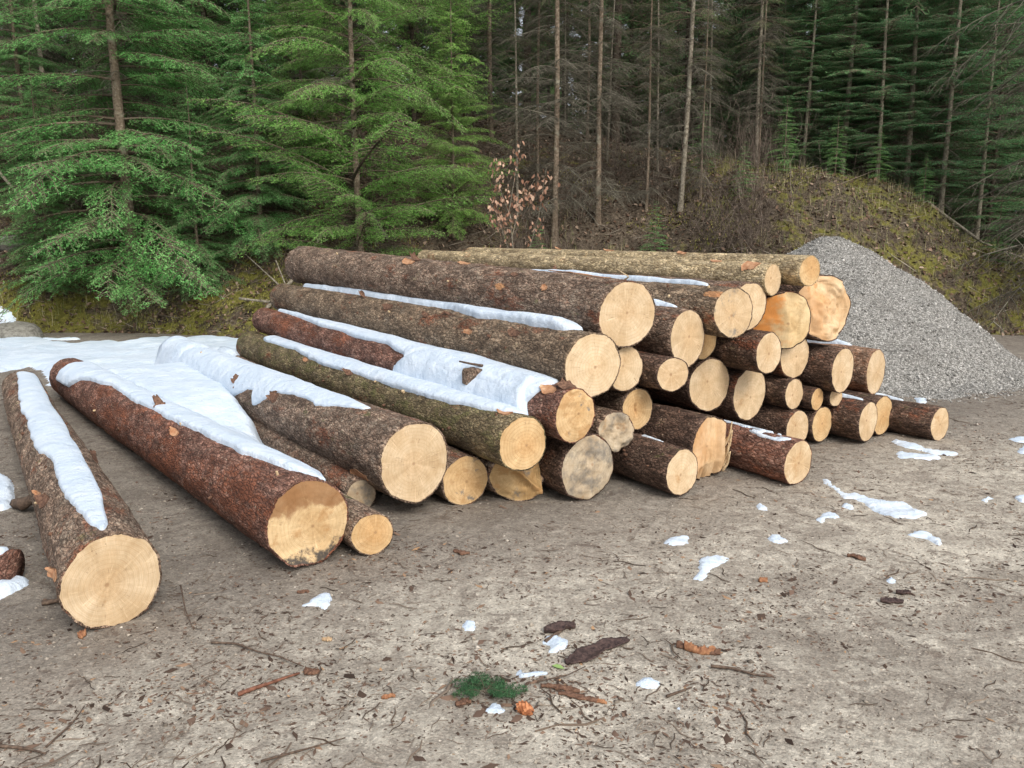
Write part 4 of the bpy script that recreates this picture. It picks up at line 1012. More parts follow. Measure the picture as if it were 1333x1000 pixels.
for a_ in [(14, .50, -30, .16, .035, .012, FRESH, 1), (14, .36, -5, .14, .03, .008, FRESH, 2), (14, .10, 8, .62, .018, .006, FRESH, 3), (14, .49, -18, .12, .02, .07, BROWNBARK, 4),
           (14, .20, -35, .06, .02, .01, BROWNBARK, 5), (14, .12, -55, .05, .02, .012, FRESH, 6), (13, .22, -62, .09, .02, .008, FRESH, 7), (13, .35, -40, .08, .02, .03, BROWNBARK, 8), (13, .48, -35, .14, .035, .012, BROWNBARK, 9),
           (13, .12, -45, .10, .03, .014, BROWNBARK, 10), (13, .60, -10, .10, .02, .06, BROWNBARK, 11), (13, .30, -25, .10, .012, .02, BROWNBARK, 12), (2, .30, -38, .08, .022, .02, FRESH, 13), (2, .42, -8, .07, .03, .06, BROWNBARK, 14),
           (1, .22, -62, .09, .014, .02, FRESH, 15), (1, .02, -78, .12, .02, .02, FRESH, 16), (1, .33, 55, .22, .03, .015, BROWNBARK, 17), (1, .18, -55, .10, .03, .03, BROWNBARK, 18), (8, .03, -8, .12, .03, .01, FRESH, 19), (8, .60, -45, .08, .02, .01, FRESH, 20), (8, .42, -42, .08, .02, .05, BROWNBARK, 21),
           (9, .015, 0, .10, .05, .03, BROWNBARK, 22), (9, .03, -30, .12, .03, .015, FRESH, 23), (17, .55, 0, .10, .03, .05, BROWNBARK, 24), (17, .36, 10, .12, .03, .06, BROWNBARK, 25), (4, .33, -52, .10, .04, .03, BROWNBARK, 26), (4, .06, -120, .2, .03, .01, FRESH, 27), (4, .50, -48, .10, .04, .03, BROWNBARK, 28),
           (19, .10, -10, .10, .02, .008, FRESH, 29), (19, .03, -30, .12, .06, .006, FRESH, 30), (20, .25, -20, .10, .02, .01, FRESH, 31), (20, .45, -10, .14, .02, .01, FRESH, 32), (20, .62, 0, .10, .02, .02, FRESH, 33)]:
    torn(*a_)

PALEST = flat_mat('pale_splinter', (.45, .32, .18), (.62, .48, .3), 50)
def stub(k, t, deg, ln, r, tip):
    o, lg = LOGOBJ[k]; p_ = RAD(deg); R_ = float(lg.R(np.array(t), np.array(p_))); sx_ = float(lg.sway(t))
    d = np.array([math.sin(p_), -.25, math.cos(p_)]); b0 = np.array([R_ * math.sin(p_) + sx_, t * lg.L, R_ * math.cos(p_)]) - d * .012
    V, F, tri = stick_mesh([tuple(b0), tuple(b0 + d * ln * .6), tuple(b0 + d * ln)], r * 1.35, r, 7, int(t * 999), .12)
    link('branch_stub', mesh_np('branch_stub', V, [F, tri], tip), o)
def splinter(k, pts, r, mat, seed):
    o, lg = LOGOBJ[k]; V, F, tri = stick_mesh(pts, r, r * .25, 5, seed); link('splinter', mesh_np('splinter', V, [F, tri], mat), o)
for k, n_ in ((8, 11), (4, 9), (2, 9), (1, 7), (14, 9), (13, 10), (9, 4), (39, 5), (17, 4), (41, 3), (40, 3)):
    q = np.random.RandomState(k + 40)
    for j in range(n_):
        stub(k, q.uniform(.02, .8) if k in (8, 4, 2, 1, 14, 13) else q.uniform(.02, .16), q.uniform(-100, -15) if k != 1 else q.uniform(-80, 80), q.uniform(.018, .034), q.uniform(.005, .010), PALEST if q.rand() < .22 else BROWNBARK)
splinter(17, [(-.02, 1.0, .155), (-.07, .90, .185), (-.12, .98, .24)], .008, PALEST, 1)
splinter(19, [(.02, 2.1, .09), (-.02, 2.0, .13), (-.03, 2.05, .16)], .006, PALEST, 2)
for j in range(7):
    q = np.random.RandomState(j); z0 = -.13 + .03 * j; x0 = .15 + .03 * q.rand()
    splinter(40, [(x0, .02, z0 - .04), (x0 + .008, -.012, z0 + .01), (x0 - .004, -.03 - .02 * q.rand(), z0 + .07 + .05 * q.rand())], .013, PALEST, j)

# fine broken twigs lying all over the yard
x, y = visible_xy(2600, 1.9, 9, 1.3); m = fbm(x * 1.9, y * 1.9, 87, 3) + .4 * rng.rand(len(x)) > .2; x, y = x[m], y[m]; L_ = rng.gamma(1.6, .014, len(x)) + .008
bend = np.array([(-1, 0, 0), (-.3, .12, 0), (.4, -.1, 0), (1, .15, 0), (-1, .0, 1), (-.3, .12, 1), (.4, -.1, 1), (1, .15, 1), (-1, .06, .4), (-.3, .22, .5), (.4, 0, .5), (1, .2, .4)], float)
bf = np.array([(0, 1, 5, 4), (1, 2, 6, 5), (2, 3, 7, 6), (4, 5, 9, 8), (5, 6, 10, 9), (6, 7, 11, 10)])
V, F = scatter(bend, bf, np.stack([x, y, ground_z(x, y) + .002], -1), np.stack([L_, L_ * .8, .0016 + L_ * .03], -1), rotz(rng.uniform(0, 6.28, len(x))), .0)
props(link('twig_litter', mesh_np('twig_litter', V, F, TWIG)), kind='stuff')
# green spruce sprig and cone in the foreground come after the needle builder

# ------------------------------------------------------------------ gravel heap
def heap_z(x, y):
    dx, dy = x - 3.84, (y - 10.3) * 0.95
    w = fbm(x * .8, y * .8, 61, 3) * .28
    d = np.sqrt(dx ** 2 + dy ** 2 + .28 ** 2)
    z = 1.64 - .75 * d + w * .55 * np.clip(d, 0, 1)
    d2 = np.sqrt((x - 4.2) ** 2 + (y - 9.2) ** 2 + .2 ** 2); z = np.maximum(z, .66 - .50 * d2 + .1 * fbm(x * 1.7, y * 1.7, 62, 3))
    z = z + .045 * fbm(x * 3, y * 3, 63, 4, .6) + .012 * fbm(x * 22, y * 22, 64, 2)
    lowp = z < .25; z = np.where(lowp, .25 - (.25 - z) * .85, z)
    return z + float(0)
def gravel_mat(name):
    t = NT(name, .9, .2); v = t.obj(); c1 = t.voro(v, 85, 'F1', 'Color'); d1 = t.voro(v, 85, 'DISTANCE_TO_EDGE'); sx = t.node('ShaderNodeSeparateColor'); t.l.new(c1, sx.inputs[0])
    c = t.ramp(sx.outputs[0], [(0, (.14, .137, .125)), (.35, (.27, .262, .24)), (.7, (.40, .39, .36)), (1, (.62, .60, .565))])
    c = t.mix(t.sm(d1, .08, .0), c, (.06, .058, .052))
    c = t.mix(t.math('MULTIPLY', t.sm(t.noise(v, 2.2, 4, .6), .52, .7), .35), c, (.13, .12, .105))
    t.bump(t.math('ADD', t.math('MINIMUM', d1, .2), t.math('MULTIPLY', sx.outputs[1], .25)), 1.0, .02); return t.color(c)
xs = np.linspace(.6, 7.4, 190); ys = np.linspace(6.9, 13.3, 180); X, Y = np.meshgrid(xs, ys); Z = heap_z(X, Y)
G = surf_z(X, Y); F = grid_faces(len(xs), len(ys)); km = (Z - G > -.06).ravel()[F].any(1); F = F[km]; us = np.unique(F); rm = -np.ones(X.size, int); rm[us] = np.arange(len(us))
Z = np.maximum(Z, G - .06)
c = np.array([3.85, 10.1, 0]); V = np.stack([X, Y, Z], -1).reshape(-1, 3)[us] - c
heap = props(link('gravel_heap', mesh_np('gravel_heap', V, rm[F], gravel_mat('crushed_stone'), smooth=True), loc=tuple(c)), 'big grey heap of crushed stone behind the right end of the log stack', 'gravel heap')
x = rng.uniform(1.2, 7.2, 60000); y = rng.uniform(6.9, 11.8, 60000); z = heap_z(x, y); g = surf_z(x, y); m = z > g - .03 - .12 * rng.rand(len(x)) ** 3
x, y = x[m][:14000], y[m][:14000]; z = np.maximum(heap_z(x, y), surf_z(x, y)); s = np.minimum(rng.gamma(2.0, .0024, len(x)) + .004, .022)
V, F = scatter(OCT_V, OCT_F, np.stack([x, y, z + s * .2], -1) - c, np.stack([s * 1.2, s, s * .8], -1), rotz(rng.uniform(0, 6.28, len(s))) @ rotx(rng.uniform(0, 6.28, len(s))), .3)
STONE = simple('loose_stone', [(0, (.12, .117, .105)), (.4, (.25, .243, .225)), (.75, (.37, .36, .335)), (1, (.62, .60, .57))], .9)
props(link('loose_stones', mesh_np('loose_stones', V, F, STONE), heap), kind='stuff')

# ------------------------------------------------------------------ conifers
def needle_mat(name, dark, mid, tip, trans=.42):
    t = NT(name, .6, .3)
    r = t.island(); v = t.rnd_offset(t.obj()); n_ = t.noise(v, 1.8, 3, .6)
    c = t.ramp(t.math('ADD', t.math('MULTIPLY', r, .55), t.math('MULTIPLY', n_, .45)), [(.2, dark), (.5, mid), (.8, tip)])
    oi = t.node('ShaderNodeObjectInfo').outputs['Random']
    c = t.mix(.5, c, t.ramp(oi, [(0, (.75, .8, .8)), (.5, (1, 1, 1)), (1, (1.2, 1.12, .9))]), 'MULTIPLY')
    t.inp(t.b.inputs['Base Color'], c)
    tr = t.node('ShaderNodeBsdfTranslucent'); t.l.new(c, tr.inputs[0]); mx = t.node('ShaderNodeMixShader'); mx.inputs[0].default_value = trans
    t.l.new(t.b.outputs[0], mx.inputs[1]); t.l.new(tr.outputs[0], mx.inputs[2]); t.l.new(mx.outputs[0], t.n['Material Output'].inputs[0])
    return t.m
N_BLUE = needle_mat('needles_spruce_deep', (.065, .23, .06), (.17, .50, .14), (.38, .74, .27))
N_LIGHT = needle_mat('needles_spruce_light', (.11, .28, .05), (.25, .56, .12), (.46, .76, .20))
N_FIR = needle_mat('needles_fir', (.045, .15, .07), (.12, .32, .14), (.26, .52, .22))
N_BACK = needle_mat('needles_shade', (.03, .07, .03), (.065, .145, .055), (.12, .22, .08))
N_DRY = needle_mat('needles_sparse_olive', (.04, .085, .03), (.085, .16, .055), (.16, .26, .085))
TWIGM = simple('branch_wood', [(0, (.06, .045, .032)), (.6, (.13, .10, .07)), (1, (.21, .17, .125))])
DEADM = simple('dead_branch_wood', [(0, (.05, .045, .034)), (.55, (.115, .105, .078)), (1, (.22, .205, .16))])
def trunk_mat(name, a_, b_, c_, lichen=.3):
    t = NT(name, .9, .15); v = t.rnd_offset(t.obj()); n1 = t.noise(v, 30, 5, .7); n2 = t.noise(v, 4, 4, .65)
    c = t.ramp(n1, [(.32, a_), (.5, b_), (.68, c_)])
    c = t.mix(t.math('MULTIPLY', t.sm(n2, .55, .68), lichen), c, (.34, .35, .27)); t.bump(n1, .8, .015); return t.color(c)
TR_BROWN = trunk_mat('trunk_bark_brown', (.07, .052, .038), (.18, .14, .10), (.31, .26, .20), .45)
TR_GREY = trunk_mat('trunk_bark_grey', (.10, .085, .062), (.24, .21, .16), (.40, .37, .30), .5)
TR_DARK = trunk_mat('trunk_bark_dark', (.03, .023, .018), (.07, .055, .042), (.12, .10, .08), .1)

def frond(seed, n_side=26, wmax=.34, sub=.055, step=.014, nl=.022, nw=.006, hang=.25, needles=True, fwd=55, sublen=.42, start=.06, bare=0.0, ribw=.004, zt=.5):
    q = np.random.RandomState(seed)
    segs = []   # start, end, r0, r1, level
    ax = np.array([[t_, .03 * math.sin(t_ * 5 + seed), 0.0] for t_ in np.linspace(0, 1, 7)])
    for a_, b_ in zip(ax[:-1], ax[1:]): segs.append((a_, b_, .010 * (1.08 - a_[0]), .010 * (1.08 - b_[0]), 0))
    for i in range(n_side):
        x = start + (.97 - start) * (i + q.rand() * .7) / n_side
        base = np.array([x, .03 * math.sin(x * 5 + seed), 0])
        for sd in (-1, 1):
            if q.rand() < .12: continue
            ln = wmax * (min(1, (x - start) * 4 + .45)) * (1.02 - x) ** .75 * q.uniform(.6, 1.15) + .03
            an = RAD(fwd + q.normal(0, 9)); d = np.array([math.cos(an), sd * math.sin(an), -hang * q.uniform(.4, 1.5)]); d /= np.linalg.norm(d)
            d2 = d + np.array([.25, 0, -hang * .4 + .05]); d2 /= np.linalg.norm(d2)
            m_ = base + d * ln * .5; e_ = m_ + d2 * ln * .5
            segs.append((base, m_, .0032, .0024, 1)); segs.append((m_, e_, .0024, .0012, 1))
            if sub:
                k = int(ln / sub)
                for j in range(1, k + 1):
                    s_ = j * sub / ln
                    if s_ > .92: break
                    p_ = base + d * ln * s_ if s_ < .5 else m_ + d2 * ln * (s_ - .5)
                    for s2 in (-1, 1):
                        if q.rand() < .2: continue
                        a2 = an * sd + s2 * RAD(48 + q.normal(0, 8)); l2 = ln * sublen * (1.05 - s_) * q.uniform(.6, 1.2) + .012
                        dd = np.array([math.cos(a2), math.sin(a2), -hang * q.uniform(-.4, 2.4)]); dd /= np.linalg.norm(dd)
                        segs.append((p_, p_ + dd * l2, .0016, .0008, 2))
    A = np.array([s_[0] for s_ in segs]); B = np.array([s_[1] for s_ in segs]); lv = np.array([s_[4] for s_ in segs])
    r0 = np.array([s_[2] for s_ in segs]) * ribw / .004; r1 = np.array([s_[3] for s_ in segs]) * ribw / .004
    D = B - A; Ls = np.linalg.norm(D, axis=1); Dn = D / (Ls[:, None] + 1e-9)
    up = np.array([0, 0, 1.]); S = np.cross(Dn, up); S /= np.linalg.norm(S, axis=1)[:, None] + 1e-6
    U = np.cross(S, Dn)
    # wood: three-sided prisms for axis and side twigs, single upright ribbons for the finest
    WV, WF = [], []; cnt = 0
    big = lv < 2
    ph = np.array([0, 2.094, 4.188])
    for (a_, b_, s_, u_, q0, q1) in zip(A[big], B[big], S[big], U[big], r0[big], r1[big]):
        ring0 = a_ + q0 * (np.cos(ph)[:, None] * s_ + np.sin(ph)[:, None] * u_); ring1 = b_ + q1 * (np.cos(ph)[:, None] * s_ + np.sin(ph)[:, None] * u_)
        WV.append(np.concatenate([ring0, ring1])); WF.append(np.array([[0, 1, 4, 3], [1, 2, 5, 4], [2, 0, 3, 5]]) + cnt); cnt += 6
    sm_ = ~big
    if sm_.any() and (not needles):
        a_, b_, u_, q0 = A[sm_], B[sm_], U[sm_], r0[sm_][:, None]
        vv = np.stack([a_ - u_ * q0, a_ + u_ * q0, b_], 1).reshape(-1, 3)
        TV = vv; TF = np.arange(len(vv)).reshape(-1, 3)
    else: TV = np.zeros((0, 3)); TF = np.zeros((0, 3), int)
    WV = np.concatenate(WV); WF = np.concatenate(WF)
    if needles:
        okn = (lv > 0) | (A[:, 0] > .25); A_, D_, L_, S_, U_ = A[okn], Dn[okn], Ls[okn], S[okn], U[okn]
        if bare: kk = (A_[:, 0] > bare); A_, D_, L_, S_, U_ = A_[kk], D_[kk], L_[kk], S_[kk], U_[kk]
        cn = np.maximum(2, (L_ / step).astype(int)); idx = np.repeat(np.arange(len(A_)), cn)
        s_ = q.rand(len(idx)); base = A_[idx] + D_[idx] * (L_[idx] * s_)[:, None]
        sd = np.where(q.rand(len(idx)) < .5, -1, 1)[:, None]; zz = q.normal(0.12, zt, len(idx))[:, None]
        dirv = D_[idx] * .75 + S_[idx] * sd * .75 + U_[idx] * zz; dirv /= np.linalg.norm(dirv, axis=1)[:, None]
        ln = (nl * q.uniform(.7, 1.2, len(idx)))[:, None]
        NVv = np.stack([base - D_[idx] * nw / 2, base + D_[idx] * nw / 2, base + dirv * ln], 1).reshape(-1, 3)
    else: NVv = np.zeros((0, 3))
    return dict(N=NVv, WV=WV, WF=WF, TV=TV, TF=TF)

def place(parts, fr, z, az, L_, lift, droop, wid=1.0, r_trunk=0.0, lean=(0, 0)):
    def tf(V):
        x = V[:, 0] * L_; y = V[:, 1] * L_ * wid; zz = V[:, 2] * L_ + L_ * (lift * V[:, 0] - droop * V[:, 0] ** 2)
        c, s = math.cos(az), math.sin(az); x = x + r_trunk
        return np.stack([x * c - y * s + lean[0] * z, x * s + y * c + lean[1] * z, zz + z], -1)
    parts['N'].append(tf(fr['N'])) if len(fr['N']) else None
    b = parts['wn']; parts['W'].append(tf(fr['WV'])); parts['WF'].append(fr['WF'] + b); parts['wn'] += len(fr['WV'])
    if len(fr['TV']): parts['T'].append(tf(fr['TV']))

def new_parts(): return dict(N=[], W=[], WF=[], T=[], wn=0)
def crown_mesh(name, p, nm, wm):
    W = np.concatenate(p['W']); WF = np.concatenate(p['WF']); vs_ = [W]; fs = [WF]; n = len(W); mi = [np.ones(len(WF), int)]
    for key, m_ in (('N', 0), ('T', 1)):
        if p[key]:
            V = np.concatenate(p[key]); vs_.append(V); fs.append(np.arange(len(V)).reshape(-1, 3) + n); n += len(V); mi.append(np.full(len(V) // 3, m_))
    return mesh_np(name, np.concatenate(vs_), fs, [nm, wm], np.concatenate(mi))
def trunk_mesh(H, r, mat, lean=(0, 0), seed=0, stubs=14):
    n = 28; t_ = np.linspace(0, 1, n) ** 1.2; ph = np.linspace(0, 6.283, 10, endpoint=False)
    R_ = r * (1 - t_ * .93) * (1 + .35 * np.exp(-t_ * H / .25)); z = t_ * H - .12
    T_, PH = np.meshgrid(t_, ph, indexing='ij'); RR = R_[:, None] * (1 + .07 * vnoise(PH / 6.283 * 5, T_ * H * 2, seed, 5))
    wob = .02 * np.sin(z * .9 + seed)
    V = np.stack([RR * np.cos(PH) + (lean[0] * z + wob)[:, None], RR * np.sin(PH) + (lean[1] * z)[:, None], np.repeat(z[:, None], 10, 1)], -1).reshape(-1, 3)
    return mesh_np('trunk', V, grid_faces(10, n, True), mat, smooth=True)

FR_HI = [frond(s, 26, .36, .055, .0085, .0195, .0050, .30) for s in (1, 2, 3)]
FR_LT = [frond(s, 24, .38, .060, .0088, .0205, .0052, .36, zt=.7) for s in (4, 5, 6)]
FR_FIR = [frond(s, 20, .46, .075, .0135, .026, .0090, .16, zt=.45, fwd=58) for s in (7, 8)]
FR_LOW = [frond(s, 13, .36, .13, .030, .050, .018, .30) for s in (10, 11)]
FR_DEAD = [frond(s, 16, .34, .10, 0, 0, 0, .45, needles=False, fwd=62, sublen=.5, ribw=.0034) for s in (20, 21, 22)]
FR_SPARSE = [frond(s, 16, .40, .09, .022, .030, .008, .5, bare=.35) for s in (30, 31)]

def conifer(H, r, z0, spacing, L0, pw, k, frs, lowfrs, zdet, lift, droop, nm, tm, seed, dead=None, lean=(0, 0), skip=None, wid=1.0, jitter=.22):
    q = np.random.RandomState(seed); p = new_parts(); z = z0
    while z < H - .15:
        u = z / H; Lb = L0 * (1 - u) ** pw * (min(1, .72 + .3 * (z - z0))) 
        a0 = q.rand() * 6.28
        for j in range(k):
            az = a0 + 6.283 * j / k + q.normal(0, .25)
            zz = z + q.uniform(-.5, .5) * spacing
            if skip and skip(zz, az, q): continue
            L_ = max(.12, Lb * q.uniform(1 - jitter * 1.6, 1 + jitter))
            fl = frs if zz < zdet else lowfrs
            place(p, fl[q.randint(len(fl))], zz, az, L_, lift * q.uniform(.2, 1.7), droop * q.uniform(.5, 1.4), wid * q.uniform(.8, 1.1) * (1.0 if L_ > .5 else 1.3), r * .4, lean)
        z += spacing * q.uniform(.8, 1.2)
    cm = crown_mesh('crown', p, nm, TWIGM)
    dm = None
    if dead:
        p = new_parts(); zd0, zd1, nd, Ld = dead
        for j in range(nd):
            zz = q.uniform(zd0, zd1); place(p, FR_DEAD[q.randint(3)], zz, q.rand() * 6.283, Ld * q.uniform(.45, 1.15), q.uniform(-.1, .25), q.uniform(.2, .6), q.uniform(.7, 1.1), r * .5, lean)
        dm = crown_mesh('dead_branches', p, nm, DEADM)
    return trunk_mesh(H, r, tm, lean, seed), cm, dm

def plant_tree(kind, x, y, label, rot=0, s=1.0, group='conifers at the forest edge', name='spruce_tree', dz=0):
    tm, cm, dm = kind
    o = bpy.data.objects.new(name, None); COL.objects.link(o); o.empty_display_size = .3
    o.location = (x, y, float(surf_z(x, y)) + dz); o.rotation_euler = (0, 0, rot); o.scale = (s, s, s)
    link('trunk', tm, o)
    if cm: link('crown', cm, o)
    if dm: link('dead_branches', dm, o)
    return props(o, label, 'tree', group)
def PX(px, y): return (px - 666.5) / 1100 * (y * 1.0)

camdir = -math.pi / 2
def angd(a_, b_): return abs((a_ - b_ + math.pi) % (2 * math.pi) - math.pi)
K_BIG1 = conifer(9.5, .095, .25, .25, 2.55, .8, 6, FR_HI, FR_LOW, 5.0, .10, .34, N_BLUE, TR_BROWN, 1, dead=(.4, 5, 40, 1.0),
                 skip=lambda z, a_, q: 2.35 < z < 3.45 and angd(a_, camdir) < .9)
K_BIG2 = conifer(9.0, .055, .35, .25, 2.15, .7, 6, FR_LT, FR_LOW, 5.0, .42, .42, N_LIGHT, TR_BROWN, 2, dead=(.4, 4, 40, .9),
                 skip=lambda z, a_, q: (1.9 < z < 5 and angd(a_, camdir) < .28) or (1.3 < z < 1.9 and q.rand() < .35))
K_YOUNG = conifer(4.2, .05, .15, .24, 1.35, .8, 4, FR_FIR, FR_FIR, 9, .15, .3, N_BLUE, TR_BROWN, 3)
K_FIR = conifer(8.5, .055, .7, .30, 1.5, .5, 5, FR_FIR, FR_LOW, 6, .10, .14, N_FIR, TR_GREY, 4, dead=(.3, 3.5, 26, .7), lean=(.01, 0))
K_FIR2 = (trunk_mesh(8.5, .042, TR_DARK, (.01, 0), seed=33), K_FIR[1], K_FIR[2])
K_SLIM = conifer(12, .050, 3.6, .36, 1.2, .6, 4, FR_SPARSE, FR_LOW, 7, .05, .35, N_DRY, TR_BROWN, 6, dead=(.3, 5.5, 135, 1.1))
K_SLIM2 = conifer(12, .045, 2.3, .40, 1.15, .7, 4, FR_SPARSE, FR_LOW, 7, .05, .3, N_DRY, TR_GREY, 7, dead=(.5, 5, 80, .85), lean=(.035, 0))
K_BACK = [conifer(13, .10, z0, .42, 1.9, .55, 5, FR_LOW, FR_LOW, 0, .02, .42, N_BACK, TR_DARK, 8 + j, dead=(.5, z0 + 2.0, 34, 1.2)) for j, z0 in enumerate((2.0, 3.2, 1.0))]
K_LICHEN = conifer(9, .08, 4.2, .5, 1.4, .6, 4, FR_SPARSE, FR_LOW, 7, -.02, .45, N_DRY, TR_GREY, 15, dead=(.8, 5.0, 110, 2.1))

plant_tree(K_BIG1, PX(176, 13.0), 13.0, 'large deep-green spruce at left whose bare trunk shows through a gap in its crown')
plant_tree(K_BIG2, PX(470, 12.6), 12.6, 'bright light-green spruce directly behind the thick log ends of the stack, slim trunk visible')
plant_tree(K_BIG1, PX(345, 13.1), 13.1, 'small dark spruce filling the gap between the two large green spruces', 2.6, .5)
plant_tree(K_BIG1, PX(262, 12.75), 12.75, 'low spruce bush at the foot of the bank right of the large left spruce', .7, .33)
plant_tree(K_BIG1, PX(70, 12.9), 12.9, 'low spruce bush at the foot of the bank left of the large left spruce', 3.9, .36)
plant_tree(K_BIG2, PX(405, 13.9), 13.9, 'half-height green spruce at the left flank of the bright light-green one', 1.2, .6)
plant_tree(K_BIG2, PX(592, 13.5), 13.5, 'low young spruce just left of the withered pinkish-brown leaves', 2.2, .48)
K_BIG1B = (trunk_mesh(9.5, .06, TR_DARK, seed=31), K_BIG1[1], K_BIG1[2]); K_BIG2B = (trunk_mesh(9.0, .05, TR_DARK, seed=32), K_BIG2[1], K_BIG2[2])
plant_tree(K_BIG1B, PX(290, 16.0), 16.0, 'second deep-green spruce standing behind and right of the large left one', 2.4, .95)
plant_tree(K_BIG1, PX(55, 14.2), 14.2, 'half-hidden small spruce at the left picture edge behind the large one', 1.9, .55)
plant_tree(K_BIG2B, PX(545, 16.2), 16.2, 'green spruce behind the bright light-green one, its trunk top visible', 2.9, 1.0)
plant_tree(K_SLIM, PX(721, 13.6), 13.6, 'slim straight brown trunk with bare twigs, left of three in the middle', 0)
plant_tree(K_SLIM, PX(776, 14.0), 14.0, 'slim brown trunk with bare twigs, middle one of three in the middle', 2.1, .96)
plant_tree(K_SLIM2, PX(880, 14.0), 14.0, 'pale lichen-grey slim trunk, right one of three in the middle, green at its top', 0, .95)
plant_tree(K_SLIM2, PX(975, 15.6), 15.6, 'thin tree with drooping green boughs between the pale slim trunk and the firs', 1.8, .8)
plant_tree(K_SLIM, PX(640, 16.5), 16.5, 'slim bare-twigged trunk behind the withered leaves', 3.3, .9)
plant_tree(K_FIR, PX(1085, 16.0), 16.0, 'dark layered fir on the bank crest, leftmost of the firs', .3, .95)
plant_tree(K_FIR2, PX(1035, 16.9), 16.9, 'smaller dark fir behind the leftmost crest fir', 1.9, 1.1)
plant_tree(K_FIR, PX(1165, 15.8), 15.8, 'dark fir with a leaning grey trunk in the middle of the crest firs', 2.5, 1.0)
plant_tree(K_FIR, PX(1213, 15.3), 15.3, 'fir with a thin pale trunk at the right end of the mossy crest', 4.4, .92)
plant_tree(K_FIR2, PX(1275, 16.5), 16.5, 'dark fir behind the right end of the crest', .8, 1.15)
plant_tree(K_FIR2, PX(1125, 17.5), 17.5, 'dark fir deep between the crest firs', 3.6, 1.3)
plant_tree(K_FIR, PX(1340, 16.8), 16.8, 'dark fir cut off by the right picture edge', 5.1, 1.0)
plant_tree(K_LICHEN, PX(1400, 12.4), 12.4, 'tree at the right picture edge with long drooping lichen-grey bare boughs', 1.0)
plant_tree(K_SLIM, PX(20, 16.5), 16.5, 'thin brown trunk with bare boughs at the upper left picture edge', 4.0, 1.0)
plant_tree(K_SLIM2, PX(85, 17.5), 17.5, 'leaning thin trunk behind the upper left of the large spruce', 5.0, 1.0)

plant_tree(K_FIR, PX(1128, 15.4), 15.4, 'young green fir at the front of the crest, its boughs spreading over the moss', 3.1, .72)
plant_tree(K_FIR, PX(1262, 15.4), 15.4, 'young green fir at the front right of the crest above the fallen branch', 1.4, .78)
plant_tree(K_FIR, PX(1035, 15.9), 15.9, 'young green fir on the left shoulder of the crest', 5.6, .66)
qq = np.random.RandomState(77)
for j in range(12):
    y_ = qq.uniform(13.9, 17.8); px_ = 615 + (j + qq.rand()) * 33
    plant_tree((K_SLIM, K_SLIM2)[j % 2], PX(px_, y_), y_, 'thin bare-twigged young tree among many on the middle of the bank', qq.rand() * 6.28, qq.uniform(.36, .72), 'thin bare-twigged trees on the middle of the bank')
q = np.random.RandomState(5); placed = [(PX(176, 13), 13.0), (PX(470, 12.6), 12.6)]
n = 0; tries = 0
while n < 105 and tries < 9000:
    tries += 1
    y = 16.5 + 17 * q.rand() ** 1.2; x = q.uniform(-1, 1) * (y * .66 + 1.5)
    if y < 18.2 and PX(640, y) < x < PX(1000, y): continue
    if any((x - a_) ** 2 + (y - b_) ** 2 < 1.15 ** 2 for a_, b_ in placed): continue
    placed.append((x, y)); j = (0, 2, 2, 1)[q.randint(4)] if x < 2 else (2, 2, 0)[q.randint(3)]
    lb = ['tall dark spruce in the shaded wood behind the bank, boughs starting at head height', 'tall dark spruce in the shaded wood behind the bank, with a long bare lower trunk', 'tall dark spruce in the shaded wood behind the bank, with boughs almost to the ground'][j]
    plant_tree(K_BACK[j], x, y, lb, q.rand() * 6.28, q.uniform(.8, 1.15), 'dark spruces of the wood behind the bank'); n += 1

# far wood closing the view beyond the single trees: nobody could count it
q3 = np.random.RandomState(21); PV, SV3, AV = [], [], []
for j in range(112):
    if j < 74: y_ = q3.uniform(33, 46); x_ = q3.uniform(-36, 36)
    else: y_ = q3.uniform(17, 33); x_ = (1 if j % 2 else -1) * q3.uniform(y_ * .72 + 4, y_ * .72 + 14)  # unseen trees on both flanks, added to block light from the sides
    H_ = q3.uniform(11, 17); n_ = 460; u_ = q3.rand(n_) ** .8; a_ = q3.rand(n_) * 6.283; rr_ = (.35 + 2.3 * (1 - u_) ** .8) * q3.uniform(.25, 1, n_) ** .6
    z_ = float(hill_z(x_, y_)) + .3 + u_ * H_ - rr_ * .25
    PV.append(np.stack([x_ + rr_ * np.cos(a_), y_ + rr_ * np.sin(a_), z_], -1)); AV.append(a_); SV3.append(q3.uniform(.18, .46, n_))
PV = np.concatenate(PV); AV = np.concatenate(AV); SV3 = np.concatenate(SV3)
SPR = np.array([(-1, -.35, 0), (-1, .35, 0), (.2, .55, .05), (.3, -.5, -.05), (1.2, 0, -.35)]); SPRF = np.array([(0, 1, 2), (0, 2, 3), (3, 2, 4)])
V, F = scatter(SPR, SPRF, PV, np.stack([SV3 * 1.5, SV3, SV3], -1), rotz(AV) @ roty(q3.normal(.25, .3, len(AV))) @ rotx(q3.normal(0, .7, len(AV))), .3)
props(link('forest', mesh_np('forest', V, F, N_BACK)), kind='stuff')

